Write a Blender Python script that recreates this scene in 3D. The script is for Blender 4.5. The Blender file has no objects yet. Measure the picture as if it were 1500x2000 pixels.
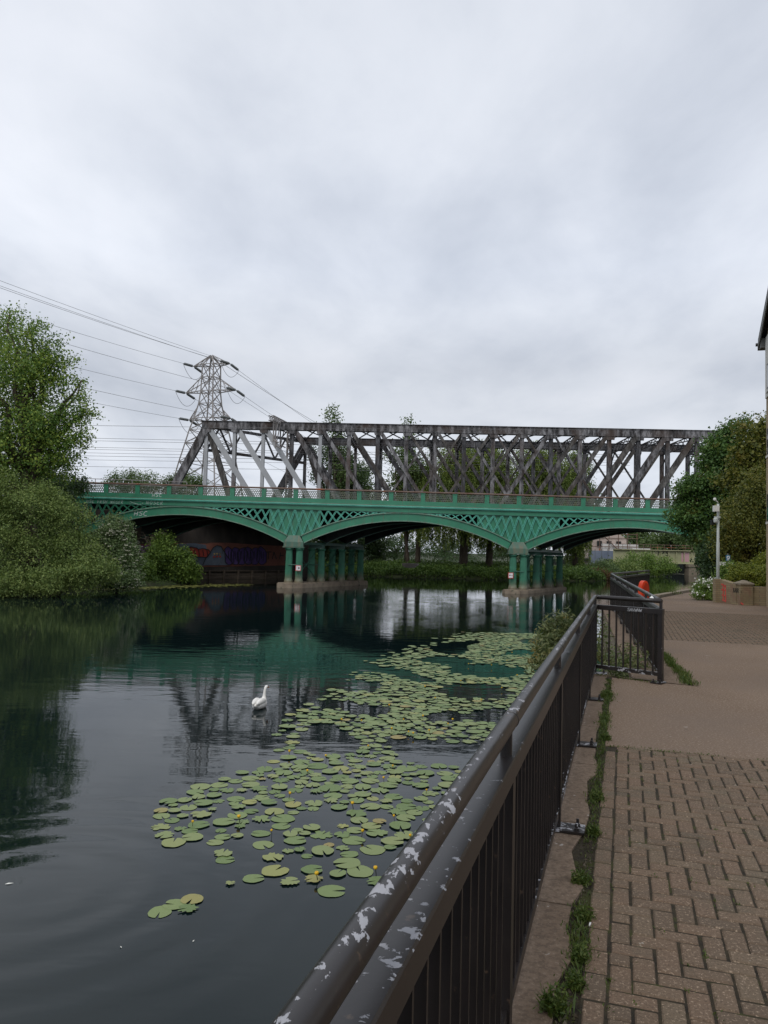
import bpy, math, random
import numpy as np
from mathutils import Vector, Matrix
random.seed(7)
R = math.radians
scene = bpy.context.scene
col = scene.collection

# ------------------------------------------------------------------ camera
CAM_H = 3.7                    # metres above the water
PITCH, ROLL, FPX = R(2.77), 0.024, 1500.0
cF = Vector((0, math.cos(PITCH), math.sin(PITCH)))
_u0 = Vector((0, -math.sin(PITCH), math.cos(PITCH)))
_r0 = Vector((1, 0, 0))
cR = _r0 * math.cos(ROLL) + _u0 * math.sin(ROLL)
cU = _u0 * math.cos(ROLL) - _r0 * math.sin(ROLL)
CAM = Vector((0, 0, CAM_H))
cd = bpy.data.cameras.new('camera')
cam = bpy.data.objects.new('camera', cd)
col.objects.link(cam)
cd.sensor_fit = 'AUTO'; cd.sensor_width = 36.0; cd.lens = 27.0
cd.clip_start = 0.05; cd.clip_end = 3000
m = Matrix((cR, cU, -cF)).transposed().to_4x4()
m.translation = CAM
cam.matrix_world = m
scene.camera = cam

# ------------------------------------------------------------------ world, sun, exposure
SUN_EL, SUN_AZ = R(52), R(205)      # azimuth clockwise from +Y: behind the camera, a little to the left
w = bpy.data.worlds.new('World'); scene.world = w; w.use_nodes = True
nt = w.node_tree; nt.nodes.clear()
def N(nt, typ, **kw):
    n = nt.nodes.new(typ)
    for k, v in kw.items():
        if k.startswith('i_'):
            n.inputs[k[2:].replace('_', ' ')].default_value = v
        else:
            setattr(n, k, v)
    return n
def L(nt, a, b): nt.links.new(a, b)
def ramp(nt, fac, stops, interp='LINEAR'):
    r = nt.nodes.new('ShaderNodeValToRGB'); cr = r.color_ramp; cr.interpolation = interp
    while len(cr.elements) < len(stops): cr.elements.new(0.5)
    for e, (p, c) in zip(cr.elements, stops):
        e.position = p; e.color = (c[0], c[1], c[2], 1) if not isinstance(c, (int, float)) else (c, c, c, 1)
    if fac is not None: nt.links.new(fac, r.inputs['Fac'])
    return r
sky = N(nt, 'ShaderNodeTexSky', sky_type='NISHITA', sun_disc=False)
sky.sun_elevation = SUN_EL; sky.sun_rotation = SUN_AZ; sky.dust_density = 3.0
tc = N(nt, 'ShaderNodeTexCoord')
sep = N(nt, 'ShaderNodeSeparateXYZ'); L(nt, tc.outputs['Generated'], sep.inputs[0])
zc = N(nt, 'ShaderNodeMath', operation='MAXIMUM'); L(nt, sep.outputs['Z'], zc.inputs[0]); zc.inputs[1].default_value = 0.0
za = N(nt, 'ShaderNodeMath', operation='ADD'); L(nt, zc.outputs[0], za.inputs[0]); za.inputs[1].default_value = 0.16
dv = N(nt, 'ShaderNodeVectorMath', operation='SCALE')
iv = N(nt, 'ShaderNodeMath', operation='DIVIDE'); iv.inputs[0].default_value = 1.0; L(nt, za.outputs[0], iv.inputs[1])
L(nt, tc.outputs['Generated'], dv.inputs[0]); L(nt, iv.outputs[0], dv.inputs['Scale'])
mp = N(nt, 'ShaderNodeMapping'); mp.inputs['Scale'].default_value = (1.0, 0.62, 0.0); mp.inputs['Rotation'].default_value = (0, 0, R(-28)); mp.inputs['Location'].default_value = (3.1, 1.45, 0)
L(nt, dv.outputs[0], mp.inputs[0])
n1 = N(nt, 'ShaderNodeTexNoise'); n1.inputs['Scale'].default_value = 0.75; n1.inputs['Detail'].default_value = 6; n1.inputs['Roughness'].default_value = 0.5; n1.inputs['Distortion'].default_value = 0.35
L(nt, mp.outputs[0], n1.inputs['Vector'])
n2 = N(nt, 'ShaderNodeTexNoise'); n2.inputs['Scale'].default_value = 2.6; n2.inputs['Detail'].default_value = 7; n2.inputs['Roughness'].default_value = 0.55; n2.inputs['Distortion'].default_value = 0.2
L(nt, mp.outputs[0], n2.inputs['Vector'])
mixn = N(nt, 'ShaderNodeMix', data_type='FLOAT'); mixn.inputs[0].default_value = 0.42
L(nt, n1.outputs['Fac'], mixn.inputs[2]); L(nt, n2.outputs['Fac'], mixn.inputs[3])
cl0 = ramp(nt, mixn.outputs[0], [(0.34, (4.55, 4.92, 5.65)), (0.44, (5.5, 5.85, 6.55)), (0.53, (6.4, 6.72, 7.35)), (0.66, (7.35, 7.58, 8.15))])
# layered overcast: a darker bank low down, the brightest veil about twenty degrees up
lay = ramp(nt, zc.outputs[0], [(0.0, 1.06), (0.10, 1.05), (0.17, 0.89), (0.23, 0.89), (0.34, 1.10), (0.48, 1.03), (0.62, 0.99), (1.0, 0.97)])
cl = N(nt, 'ShaderNodeVectorMath', operation='MULTIPLY'); L(nt, cl0.outputs[0], cl.inputs[0]); L(nt, lay.outputs[0], cl.inputs[1])
cmix = N(nt, 'ShaderNodeMix', data_type='RGBA'); cmix.inputs[0].default_value = 0.93
L(nt, sky.outputs[0], cmix.inputs[6]); L(nt, cl.outputs[0], cmix.inputs[7])
bg = N(nt, 'ShaderNodeBackground'); bg.inputs['Strength'].default_value = 0.1
L(nt, cmix.outputs[2], bg.inputs['Color'])
wo = N(nt, 'ShaderNodeOutputWorld'); L(nt, bg.outputs[0], wo.inputs['Surface'])
sd = bpy.data.lights.new('sun', 'SUN'); sd.energy = 1.0; sd.angle = R(25); sd.color = (1, 0.965, 0.91)
so = bpy.data.objects.new('sun', sd); col.objects.link(so)
_sv = Vector((math.sin(SUN_AZ) * math.cos(SUN_EL), math.cos(SUN_AZ) * math.cos(SUN_EL), math.sin(SUN_EL)))
so.rotation_euler = _sv.to_track_quat('Z', 'Y').to_euler(); so.location = _sv * 300
scene.view_settings.view_transform = 'Standard'; scene.view_settings.look = 'None'
scene.view_settings.exposure = 0.30; scene.view_settings.gamma = 1.0
scene.render.engine = 'CYCLES'
scene.cycles.max_bounces = 6; scene.cycles.diffuse_bounces = 3; scene.cycles.glossy_bounces = 3
scene.cycles.transmission_bounces = 3; scene.cycles.caustics_reflective = False; scene.cycles.caustics_refractive = False
scene.cycles.use_denoising = True

# ------------------------------------------------------------------ picture point -> place
def ray(px, py):
    return cF + cR * ((px - 750) / FPX) + cU * ((1000 - py) / FPX)
def P(px, py, Y):
    d = ray(px, py); return CAM + d * (Y / d.y)
def G(px, py, z):
    d = ray(px, py); return CAM + d * ((z - CAM_H) / d.z)

# ------------------------------------------------------------------ mesh helpers
class MB:
    def __init__(s): s.v = []; s.f = []
    def poly(s, pts):
        n = len(s.v); s.v += [tuple(p) for p in pts]; s.f.append(tuple(range(n, n + len(pts)))); return s
    def box(s, c, size, rz=0.0, M=None):
        hx, hy, hz = size[0] / 2, size[1] / 2, size[2] / 2
        n = len(s.v); c = Vector(c); ca, sa = math.cos(rz), math.sin(rz)
        for z in (-hz, hz):
            for x, y in ((-hx, -hy), (hx, -hy), (hx, hy), (-hx, hy)):
                p = Vector((x, y, z))
                p = (M @ p) if M is not None else Vector((x * ca - y * sa, x * sa + y * ca, z))
                s.v.append(tuple(c + p))
        for f in ((3, 2, 1, 0), (4, 5, 6, 7), (0, 1, 5, 4), (1, 2, 6, 5), (2, 3, 7, 6), (3, 0, 4, 7)):
            s.f.append(tuple(n + i for i in f))
        return s
    def beam(s, a, b, w, h, up=(0, 0, 1)):
        a = Vector(a); b = Vector(b); d = b - a; ln = d.length
        if ln < 1e-6: return s
        z = d.normalized(); x = Vector(up).cross(z)
        if x.length < 1e-4: x = Vector((1, 0, 0)).cross(z)
        x.normalize(); y = z.cross(x)
        return s.box((a + b) / 2, (w, h, ln), M=Matrix((x, y, z)).transposed())
    def tube(s, pts, r, n=10, cap=True):
        pts = [Vector(p) for p in pts]; k = len(pts)
        rs = r if isinstance(r, (list, tuple)) else [r] * k
        base = len(s.v); prev = None
        for i, p in enumerate(pts):
            t = (pts[min(i + 1, k - 1)] - pts[max(i - 1, 0)]).normalized()
            if prev is None:
                x = Vector((0, 0, 1)).cross(t)
                if x.length < 1e-3: x = Vector((1, 0, 0)).cross(t)
            else:
                x = prev - t * prev.dot(t)
            x.normalize(); prev = x; y = t.cross(x)
            for j in range(n):
                a = 2 * math.pi * j / n
                s.v.append(tuple(p + (x * math.cos(a) + y * math.sin(a)) * rs[i]))
        for i in range(k - 1):
            for j in range(n):
                s.f.append((base + i * n + j, base + i * n + (j + 1) % n, base + (i + 1) * n + (j + 1) % n, base + (i + 1) * n + j))
        if cap:
            s.f.append(tuple(base + j for j in reversed(range(n))))
            s.f.append(tuple(base + (k - 1) * n + j for j in range(n)))
        return s
    def prism(s, pts, off):
        """closed outline pts pushed along vector off"""
        n = len(s.v); k = len(pts); off = Vector(off)
        s.v += [tuple(p) for p in pts] + [tuple(Vector(p) + off) for p in pts]
        s.f.append(tuple(range(n, n + k))); s.f.append(tuple(reversed(range(n + k, n + 2 * k))))
        for i in range(k):
            j = (i + 1) % k
            s.f.append((n + j, n + i, n + k + i, n + k + j))
        return s
    def lathe(s, c, prof, n=16, cap=True):
        c = Vector(c); base = len(s.v)
        for r, z in prof:
            for j in range(n):
                a = 2 * math.pi * j / n
                s.v.append((c.x + r * math.cos(a), c.y + r * math.sin(a), c.z + z))
        for i in range(len(prof) - 1):
            for j in range(n):
                s.f.append((base + i * n + j, base + i * n + (j + 1) % n, base + (i + 1) * n + (j + 1) % n, base + (i + 1) * n + j))
        if cap:
            s.f.append(tuple(base + j for j in reversed(range(n))))
            s.f.append(tuple(base + (len(prof) - 1) * n + j for j in range(n)))
        return s
    def build(s, name, mat, parent=None, smooth=False, root=None, label=None):
        """vertices are given in world (or in the root's frame if the root is turned); they are stored from the root's base"""
        me = bpy.data.meshes.new(name)
        o = None
        rl = Vector((0, 0, 0))
        if parent is not None:
            rt = parent
            while rt.parent is not None: rt = rt.parent
            rl = Vector(rt.get('_base', (0, 0, 0)))
        v = s.v if rl.length == 0 else [(p[0] - rl.x, p[1] - rl.y, p[2] - rl.z) for p in s.v]
        me.from_pydata(v, [], s.f); me.update()
        if smooth:
            me.polygons.foreach_set('use_smooth', [True] * len(me.polygons))
        me.materials.append(mat)
        o = bpy.data.objects.new(name, me); col.objects.link(o)
        if parent is not None: o.parent = parent
        if label: o['label'] = label
        return o
def npmesh(name, co, quads, mat, parent=None, k=4):
    """many k-gons at once; co (n,3), k vertices each in order"""
    rl = np.zeros(3)
    if parent is not None:
        rt = parent
        while rt.parent is not None: rt = rt.parent
        rl = np.array(rt.get('_base', (0, 0, 0)))
    co = np.asarray(co, dtype=np.float64) - rl
    n = len(co); nf = n // k
    me = bpy.data.meshes.new(name)
    me.vertices.add(n); me.vertices.foreach_set('co', co.astype(np.float32).ravel())
    me.loops.add(n); me.loops.foreach_set('vertex_index', np.arange(n, dtype=np.int32))
    me.polygons.add(nf); me.polygons.foreach_set('loop_start', np.arange(0, n, k, dtype=np.int32))
    me.update(calc_edges=True)
    me.materials.append(mat)
    o = bpy.data.objects.new(name, me); col.objects.link(o)
    if parent is not None: o.parent = parent
    return o
def tag(o, label, cat, group=None, kind=None):
    o['label'] = label; o['category'] = cat
    if group: o['group'] = group
    if kind: o['kind'] = kind
    return o
def thing(name, label, cat, loc=(0, 0, 0), group=None, turned=None):
    o = bpy.data.objects.new(name, None); col.objects.link(o); o.location = loc
    o.empty_display_size = 0.2
    if turned is not None: o.rotation_euler = turned
    else: o['_base'] = tuple(loc)
    return tag(o, label, cat, group)
def struct(o):
    o['kind'] = 'structure'; return o

# ------------------------------------------------------------------ materials
def newmat(name):
    m = bpy.data.materials.new(name); m.use_nodes = True
    nt = m.node_tree; b = nt.nodes['Principled BSDF']
    return m, nt, b
def coords(nt, scale=(1, 1, 1), rot=(0, 0, 0)):
    t = N(nt, 'ShaderNodeTexCoord'); mp = N(nt, 'ShaderNodeMapping')
    mp.inputs['Scale'].default_value = scale; mp.inputs['Rotation'].default_value = rot
    L(nt, t.outputs['Object'], mp.inputs[0]); return mp.outputs[0]
def noise(nt, vec, scale, detail=4, rough=0.55, dist=0.0):
    n = N(nt, 'ShaderNodeTexNoise'); n.inputs['Scale'].default_value = scale; n.inputs['Detail'].default_value = detail
    n.inputs['Roughness'].default_value = rough; n.inputs['Distortion'].default_value = dist
    if vec is not None: L(nt, vec, n.inputs['Vector'])
    return n.outputs['Fac']
def mixc(nt, fac, a, b):
    x = N(nt, 'ShaderNodeMix', data_type='RGBA')
    if isinstance(fac, (int, float)): x.inputs[0].default_value = fac
    else: L(nt, fac, x.inputs[0])
    for i, c in ((6, a), (7, b)):
        if isinstance(c, (tuple, list)): x.inputs[i].default_value = (c[0], c[1], c[2], 1)
        else: L(nt, c, x.inputs[i])
    return x.outputs[2]
def math_(nt, op, a, b=None, c=None):
    n = N(nt, 'ShaderNodeMath', operation=op)
    for i, x in enumerate((a, b, c)):
        if x is None: continue
        if isinstance(x, (int, float)): n.inputs[i].default_value = x
        else: L(nt, x, n.inputs[i])
    return n.outputs[0]
def bump(nt, b, h, strength=0.4, dist=0.01):
    n = N(nt, 'ShaderNodeBump'); n.inputs['Strength'].default_value = strength; n.inputs['Distance'].default_value = dist
    L(nt, h, n.inputs['Height']); L(nt, n.outputs[0], b.inputs['Normal'])
def noisy(name, c1, c2, scale=3.0, rough=0.7, c3=None, s3=None, t3=(0.58, 0.66), bs=0.3, bd=0.01, spec=0.35, stretch=(1, 1, 1), metallic=0.0):
    m, nt, b = newmat(name)
    v = coords(nt, stretch)
    f = noise(nt, v, scale, 5)
    c = ramp(nt, f, [(0.32, c1), (0.68, c2)]).outputs[0]
    if c3 is not None:
        f3 = noise(nt, v, s3 or scale * 2.3, 6, 0.65)
        k = ramp(nt, f3, [(t3[0], 0.0), (t3[1], 1.0)]).outputs[0]
        c = mixc(nt, k, c, c3)
    L(nt, c, b.inputs['Base Color']); b.inputs['Roughness'].default_value = rough
    b.inputs['Specular IOR Level'].default_value = spec; b.inputs['Metallic'].default_value = metallic
    if bs: bump(nt, b, noise(nt, v, scale * 6, 4), bs, bd)
    return m
def leafmat(name, cols, nscale=0.6, trans=0.35, accent=None):
    """leaf colour varies leaf by leaf and bough by bough"""
    m, nt, b = newmat(name)
    nt.nodes.remove(b)
    g = N(nt, 'ShaderNodeNewGeometry')
    v = coords(nt)
    nf = noise(nt, v, nscale, 3)
    s = math_(nt, 'ADD', math_(nt, 'MULTIPLY', g.outputs['Random Per Island'], 0.55), math_(nt, 'MULTIPLY', nf, 0.62))
    st = [(0.18 + 0.64 * i / (len(cols) - 1), c) for i, c in enumerate(cols)]
    c = ramp(nt, s, st).outputs[0]
    if accent is not None:
        a2 = ramp(nt, noise(nt, v, accent[1], 2), [(accent[2], 0.0), (accent[2] + 0.08, 1.0)]).outputs[0]
        c = mixc(nt, a2, c, accent[0])
    d = N(nt, 'ShaderNodeBsdfPrincipled'); d.inputs['Roughness'].default_value = 0.5; d.inputs['Specular IOR Level'].default_value = 0.3
    L(nt, c, d.inputs['Base Color'])
    t = N(nt, 'ShaderNodeBsdfTranslucent'); 
    tcx = mixc(nt, 0.5, c, (0.10, 0.16, 0.02)); L(nt, tcx, t.inputs['Color'])
    mx = N(nt, 'ShaderNodeMixShader'); mx.inputs[0].default_value = trans
    L(nt, d.outputs[0], mx.inputs[1]); L(nt, t.outputs[0], mx.inputs[2])
    L(nt, mx.outputs[0], nt.nodes['Material Output'].inputs['Surface'])
    return m
M = {}
def green_paint(name, base, dark, dirt=(0.13, 0.115, 0.085), t=(0.55, 0.70), rough=0.42):
    m, nt, b = newmat(name)
    v = coords(nt)
    f = noise(nt, v, 0.8, 6, 0.6)
    c = ramp(nt, f, [(0.3, dark), (0.7, base)]).outputs[0]
    vs = coords(nt, (3.0, 3.0, 0.35))
    k = ramp(nt, noise(nt, vs, 1.6, 6, 0.7), [(t[0], 0.0), (t[1], 0.65)]).outputs[0]
    c = mixc(nt, k, c, dirt)
    k2 = ramp(nt, noise(nt, v, 9.0, 3, 0.6), [(0.7, 0.0), (0.78, 0.6)]).outputs[0]
    c = mixc(nt, k2, c, (0.2, 0.11, 0.06))
    L(nt, c, b.inputs['Base Color']); b.inputs['Roughness'].default_value = rough
    return m
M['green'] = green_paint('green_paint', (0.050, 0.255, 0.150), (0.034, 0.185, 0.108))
M['green_lit'] = green_paint('lit_teal_trim_paint', (0.15, 0.56, 0.43), (0.10, 0.42, 0.31), t=(0.66, 0.78))  # teal trim brightened: light on moulding and lattice is in the colour
M['green_grey'] = green_paint('weathered_green_edge', (0.21, 0.33, 0.25), (0.13, 0.26, 0.19), t=(0.5, 0.62))
M['green_dull'] = green_paint('old_green_paint', (0.04, 0.14, 0.10), (0.02, 0.09, 0.06))
M['under'] = noisy('shade_dark_iron', (0.012, 0.016, 0.015), (0.03, 0.038, 0.034), 1.2, 0.8)  # near-black tone puts the shade under the decks into the colour
M['stone_pad'] = noisy('pier_concrete', (0.22, 0.175, 0.13), (0.32, 0.265, 0.20), 1.6, 0.85, c3=(0.10, 0.10, 0.07), s3=2.5)
M['rust_rail'] = noisy('rusty_pipe', (0.13, 0.065, 0.042), (0.19, 0.15, 0.125), 0.9, 0.75, c3=(0.33, 0.10, 0.04), s3=0.5, t3=(0.57, 0.64))
M['lattice_iron'] = noisy('parapet_iron', (0.10, 0.16, 0.12), (0.2, 0.2, 0.15), 1.5, 0.7)
M['ledge'] = noisy('dirty_ledge', (0.16, 0.16, 0.13), (0.26, 0.26, 0.22), 2.0, 0.85, c3=(0.08, 0.06, 0.045), s3=1.2)
M['white_spray'] = noisy('white_spray_paint', (0.42, 0.50, 0.47), (0.6, 0.66, 0.62), 3.0, 0.6)
def truss_mat(name, a, b_, rust, lo, hi):
    m, nt, b = newmat(name)
    v = coords(nt, (1, 1, 1)); vs = coords(nt, (1.6, 1.6, 0.5))
    f = noise(nt, vs, 1.5, 8, 0.72)
    c = ramp(nt, f, [(0.40, a), (0.50, tuple((x + y) / 2.6 for x, y in zip(a, b_))), (0.60, b_)]).outputs[0]
    k = ramp(nt, noise(nt, v, 0.35, 5, 0.6), [(lo, 0.0), (hi, 0.85)]).outputs[0]
    c = mixc(nt, k, c, rust)
    L(nt, c, b.inputs['Base Color']); b.inputs['Roughness'].default_value = 0.8; b.inputs['Specular IOR Level'].default_value = 0.25
    return m
M['truss'] = truss_mat('peeling_truss_paint', (0.026, 0.025, 0.026), (0.27, 0.265, 0.275), (0.075, 0.050, 0.038), 0.48, 0.68)
M['truss_rust'] = truss_mat('rusting_truss_paint', (0.036, 0.033, 0.031), (0.17, 0.162, 0.155), (0.080, 0.057, 0.044), 0.46, 0.78)
M['truss_dark'] = truss_mat('sooty_truss_paint', (0.03, 0.03, 0.032), (0.13, 0.13, 0.14), (0.07, 0.05, 0.04), 0.5, 0.7)
M['grey_new'] = noisy('fresh_grey_paint', (0.36, 0.37, 0.385), (0.43, 0.44, 0.455), 0.8, 0.5, c3=(0.2, 0.17, 0.14), s3=3.0, t3=(0.72, 0.8))
M['pylon'] = noisy('galvanised_steel', (0.22, 0.20, 0.19), (0.33, 0.31, 0.30), 0.7, 0.6)
M['insul'] = noisy('insulator_glass', (0.10, 0.11, 0.11), (0.16, 0.17, 0.17), 3.0, 0.35)
M['wire'] = noisy('wire', (0.12, 0.12, 0.12), (0.18, 0.18, 0.18), 1.0, 0.6, bs=0)
M['bark'] = noisy('bark', (0.05, 0.038, 0.028), (0.11, 0.088, 0.068), 3.0, 0.9, stretch=(3, 3, .6), bs=0.8, bd=0.03)
M['twig'] = noisy('dry_twig', (0.12, 0.10, 0.075), (0.2, 0.17, 0.13), 3.0, 0.9)
# dark railing paint with flaked patches on the faces that hands and weather reach
def rail_mat(name, sc, lo, hi, topw, base=((0.012, 0.0098, 0.0096), (0.021, 0.0165, 0.0152)), stretch=(1, 1, 1)):
    m, nt, b = newmat(name)
    v = coords(nt)
    vs = coords(nt, stretch, (0, 0, R(17.4)))
    c = ramp(nt, noise(nt, v, 6.0, 4), [(0.3, base[0]), (0.7, base[1])]).outputs[0]
    ru = ramp(nt, noise(nt, v, 21.0, 5, 0.6), [(0.64, 0.0), (0.70, 0.8)]).outputs[0]
    c = mixc(nt, ru, c, (0.09, 0.06, 0.04))
    f = noise(nt, vs, sc, 7, 0.62, 0.3)
    f2 = noise(nt, v, 1.1, 2)
    g = N(nt, 'ShaderNodeNewGeometry'); sp = N(nt, 'ShaderNodeSeparateXYZ'); L(nt, g.outputs['Normal'], sp.inputs[0])
    wear = math_(nt, 'ADD', f, math_(nt, 'MULTIPLY', math_(nt, 'SUBTRACT', sp.outputs['Z'], 0.75), topw))
    wear = math_(nt, 'ADD', wear, math_(nt, 'MULTIPLY', math_(nt, 'SUBTRACT', f2, 0.5), 0.5))
    k = ramp(nt, wear, [(lo, 0.0), (hi, 1.0)]).outputs[0]
    c = mixc(nt, k, c, mixc(nt, noise(nt, v, 30, 3), (0.27, 0.27, 0.29), (0.40, 0.40, 0.42)))
    L(nt, c, b.inputs['Base Color'])
    rr = N(nt, 'ShaderNodeMix', data_type='FLOAT'); L(nt, k, rr.inputs[0]); rr.inputs[2].default_value = 0.34; rr.inputs[3].default_value = 0.75
    L(nt, rr.outputs[0], b.inputs['Roughness'])
    hgt = math_(nt, 'SUBTRACT', math_(nt, 'MULTIPLY', noise(nt, v, 40, 3), 0.25), k)
    bump(nt, b, hgt, 0.6, 0.0015)
    return m
M['handrail'] = rail_mat('flaking_handrail_paint', 42.0, 0.622, 0.634, 0.20, stretch=(1, .5, 1))
M['flatrail'] = rail_mat('flat_rail_paint', 26.0, 0.665, 0.680, 0.12)
M['barpaint'] = rail_mat('baluster_paint', 24.0, 0.70, 0.72, 0.05)
M['footpaint'] = rail_mat('chipped_foot_paint', 18.0, 0.54, 0.57, 0.08)
M['steel'] = noisy('galvanised_bolt', (0.09, 0.085, 0.08), (0.2, 0.19, 0.18), 30, 0.5)

# foliage
M['maple'] = leafmat('maple_leaf', [(0.037, 0.082, 0.021), (0.085, 0.170, 0.036), (0.162, 0.268, 0.054), (0.309, 0.389, 0.062)], 0.35)
M['willow_grey'] = leafmat('sallow_leaf', [(0.046, 0.086, 0.023), (0.102, 0.159, 0.042), (0.176, 0.248, 0.068), (0.260, 0.323, 0.093)], 0.45, 0.3)
M['elder'] = leafmat('elder_leaf', [(0.053, 0.095, 0.040), (0.119, 0.184, 0.074), (0.211, 0.284, 0.118)], 0.7)
M['bright'] = leafmat('bramble_leaf', [(0.053, 0.095, 0.023), (0.121, 0.207, 0.043), (0.226, 0.327, 0.061)], 0.6)
M['dark'] = leafmat('dark_leaf', [(0.024, 0.049, 0.022), (0.044, 0.084, 0.036), (0.080, 0.128, 0.050)], 0.5)
M['hawthorn'] = leafmat('ivy_tree_leaf', [(0.031, 0.070, 0.023), (0.065, 0.135, 0.037), (0.125, 0.224, 0.053)], 0.55, accent=((0.15, 0.155, 0.028), 0.9, 0.60))
M['yellowing'] = leafmat('conifer_leaf', [(0.041, 0.061, 0.019), (0.103, 0.121, 0.026), (0.198, 0.193, 0.036)], 0.5, accent=((0.185, 0.155, 0.025), 0.7, 0.60))
M['gold'] = leafmat('golden_hedge_leaf', [(0.076, 0.108, 0.017), (0.164, 0.196, 0.025), (0.278, 0.292, 0.034)], 1.5)
M['weep'] = leafmat('weeping_leaf', [(0.062, 0.098, 0.028), (0.133, 0.191, 0.044), (0.251, 0.305, 0.067)], 0.3)
M['far'] = leafmat('far_leaf', [(0.045, 0.085, 0.032), (0.096, 0.151, 0.051), (0.147, 0.208, 0.070)], 0.25)
M['reed'] = leafmat('bank_leaf', [(0.032, 0.075, 0.019), (0.078, 0.147, 0.031), (0.142, 0.226, 0.048)], 0.35)
M['rustleaf'] = leafmat('russet_leaf', [(0.063, 0.032, 0.018), (0.126, 0.059, 0.032), (0.162, 0.086, 0.045)], 0.8)
M['grass'] = leafmat('weed_leaf', [(0.028, 0.052, 0.010), (0.060, 0.100, 0.018), (0.112, 0.136, 0.028)], 5.0)
M['buddleia'] = leafmat('shrub_leaf', [(0.05, 0.075, 0.03), (0.11, 0.14, 0.055), (0.2, 0.21, 0.085)], 2.0, accent=((0.2, 0.15, 0.04), 2.2, 0.62))
M['petal'] = noisy('white_petal', (0.68, 0.68, 0.62), (0.8, 0.8, 0.74), 3, 0.7, bs=0)
M['cream'] = noisy('cream_blossom', (0.40, 0.40, 0.30), (0.55, 0.54, 0.42), 3, 0.7, bs=0)
def colmat():
    m, nt, b = newmat('column_paint'); v = coords(nt)
    c = ramp(nt, noise(nt, v, 1.2, 5), [(0.3, (0.036, 0.160, 0.100)), (0.7, (0.056, 0.225, 0.140))]).outputs[0]
    t = N(nt, 'ShaderNodeTexCoord'); sp = N(nt, 'ShaderNodeSeparateXYZ'); L(nt, t.outputs['Object'], sp.inputs[0])
    hz = math_(nt, 'ADD', sp.outputs['Z'], math_(nt, 'MULTIPLY', noise(nt, coords(nt, (4, 4, .5)), 2.0, 5), 0.9))
    k = ramp(nt, hz, [(0.95 / 2, 0.9), (1.75 / 2, 0.0)])
    L(nt, math_(nt, 'DIVIDE', hz, 2.0), k.inputs['Fac'])
    c = mixc(nt, k.outputs[0], c, (0.20, 0.155, 0.105))
    L(nt, c, b.inputs['Base Color']); b.inputs['Roughness'].default_value = 0.5
    return m
M['column'] = colmat()
M['cap'] = green_paint('flaking_capital_paint', (0.10, 0.20, 0.15), (0.06, 0.14, 0.10), dirt=(0.22, 0.17, 0.11), t=(0.48, 0.62))

# ================================================================== SETTING
TH = R(17.4); dV = Vector((math.sin(TH), math.cos(TH), 0)); nV = Vector((math.cos(TH), -math.sin(TH), 0))
PZ = 2.0                                   # pavement above the water
def ST(s, t, z=PZ): 
    p = nV * s + dV * t; return Vector((p.x, p.y, z))
HZ = CAM_H - 0.61                          # handrail height
S_RAIL = -0.39
C1 = ST(S_RAIL, 11.45, 0); C2 = G(1291, 1174, HZ); C3 = G(1194, 1121, HZ); C4 = G(1268, 1114.5, HZ)
for _c in (C2, C3, C4): _c.z = 0
C0 = ST(S_RAIL, -3.0, 0)
# --- water
m, nt, b = newmat('river_water')
b.inputs['Base Color'].default_value = (0.0045, 0.0105, 0.0110, 1); b.inputs['Roughness'].default_value = 0.015; b.inputs['IOR'].default_value = 1.333; b.inputs['Specular IOR Level'].default_value = 0.36
v1 = coords(nt, (0.34, 1.0, 1)); v2 = coords(nt, (1, 1, 1))
h1 = noise(nt, v1, 2.1, 2, 0.5, 0.5)
h2 = noise(nt, v1, 5.0, 3, 0.55)
h3 = noise(nt, coords(nt, (0.8, 1.5, 1)), 7.0, 3, 0.6)
lowp = ramp(nt, noise(nt, coords(nt, (0.5, 1, 1)), 0.07, 3), [(0.38, 0.35), (0.62, 1.7)]).outputs[0]
gv = N(nt, 'ShaderNodeVectorMath', operation='SUBTRACT'); L(nt, v2, gv.inputs[0]); _gc = G(865, 1188, 0); gv.inputs[1].default_value = (_gc.x, _gc.y, 0)
gs = N(nt, 'ShaderNodeVectorMath', operation='MULTIPLY'); L(nt, gv.outputs[0], gs.inputs[0]); gs.inputs[1].default_value = (1 / 9.0, 1 / 17.0, 0)
gl = N(nt, 'ShaderNodeVectorMath', operation='LENGTH'); L(nt, gs.outputs[0], gl.inputs[0])
gust = ramp(nt, math_(nt, 'SUBTRACT', math_(nt, 'ADD', noise(nt, coords(nt, (0.22, 0.10, 1)), 1.0, 4), 0.55), gl.outputs['Value']), [(0.0, 0.0), (0.45, 1.0)]).outputs[0]
gstreak = ramp(nt, noise(nt, coords(nt, (0.55, 0.30, 1)), 1.0, 5, 0.65), [(0.42, 0.12), (0.60, 1.0)]).outputs[0]
gust = math_(nt, 'MULTIPLY', gust, gstreak)
wv = N(nt, 'ShaderNodeVectorMath', operation='DISTANCE'); L(nt, v2, wv.inputs[0]); _sp = G(505, 1392, 0); wv.inputs[1].default_value = (_sp.x + .15, _sp.y - .1, 0)
wake = ramp(nt, wv.outputs['Value'], [(0.0, 0.16), (1.0, 0.0)], 'EASE').outputs[0]
gust = math_(nt, 'ADD', gust, wake)
sx = N(nt, 'ShaderNodeSeparateXYZ'); L(nt, v2, sx.inputs[0])
calm = ramp(nt, math_(nt, 'DIVIDE', sx.outputs['Y'], 100.0), [(0.085, 0.28), (0.145, 1.0), (0.28, 1.0), (0.45, 0.6)]).outputs[0]
farm = ramp(nt, math_(nt, 'DIVIDE', sx.outputs['Y'], 100.0), [(0.12, 0.0), (0.34, 1.0)]).outputs[0]
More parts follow.
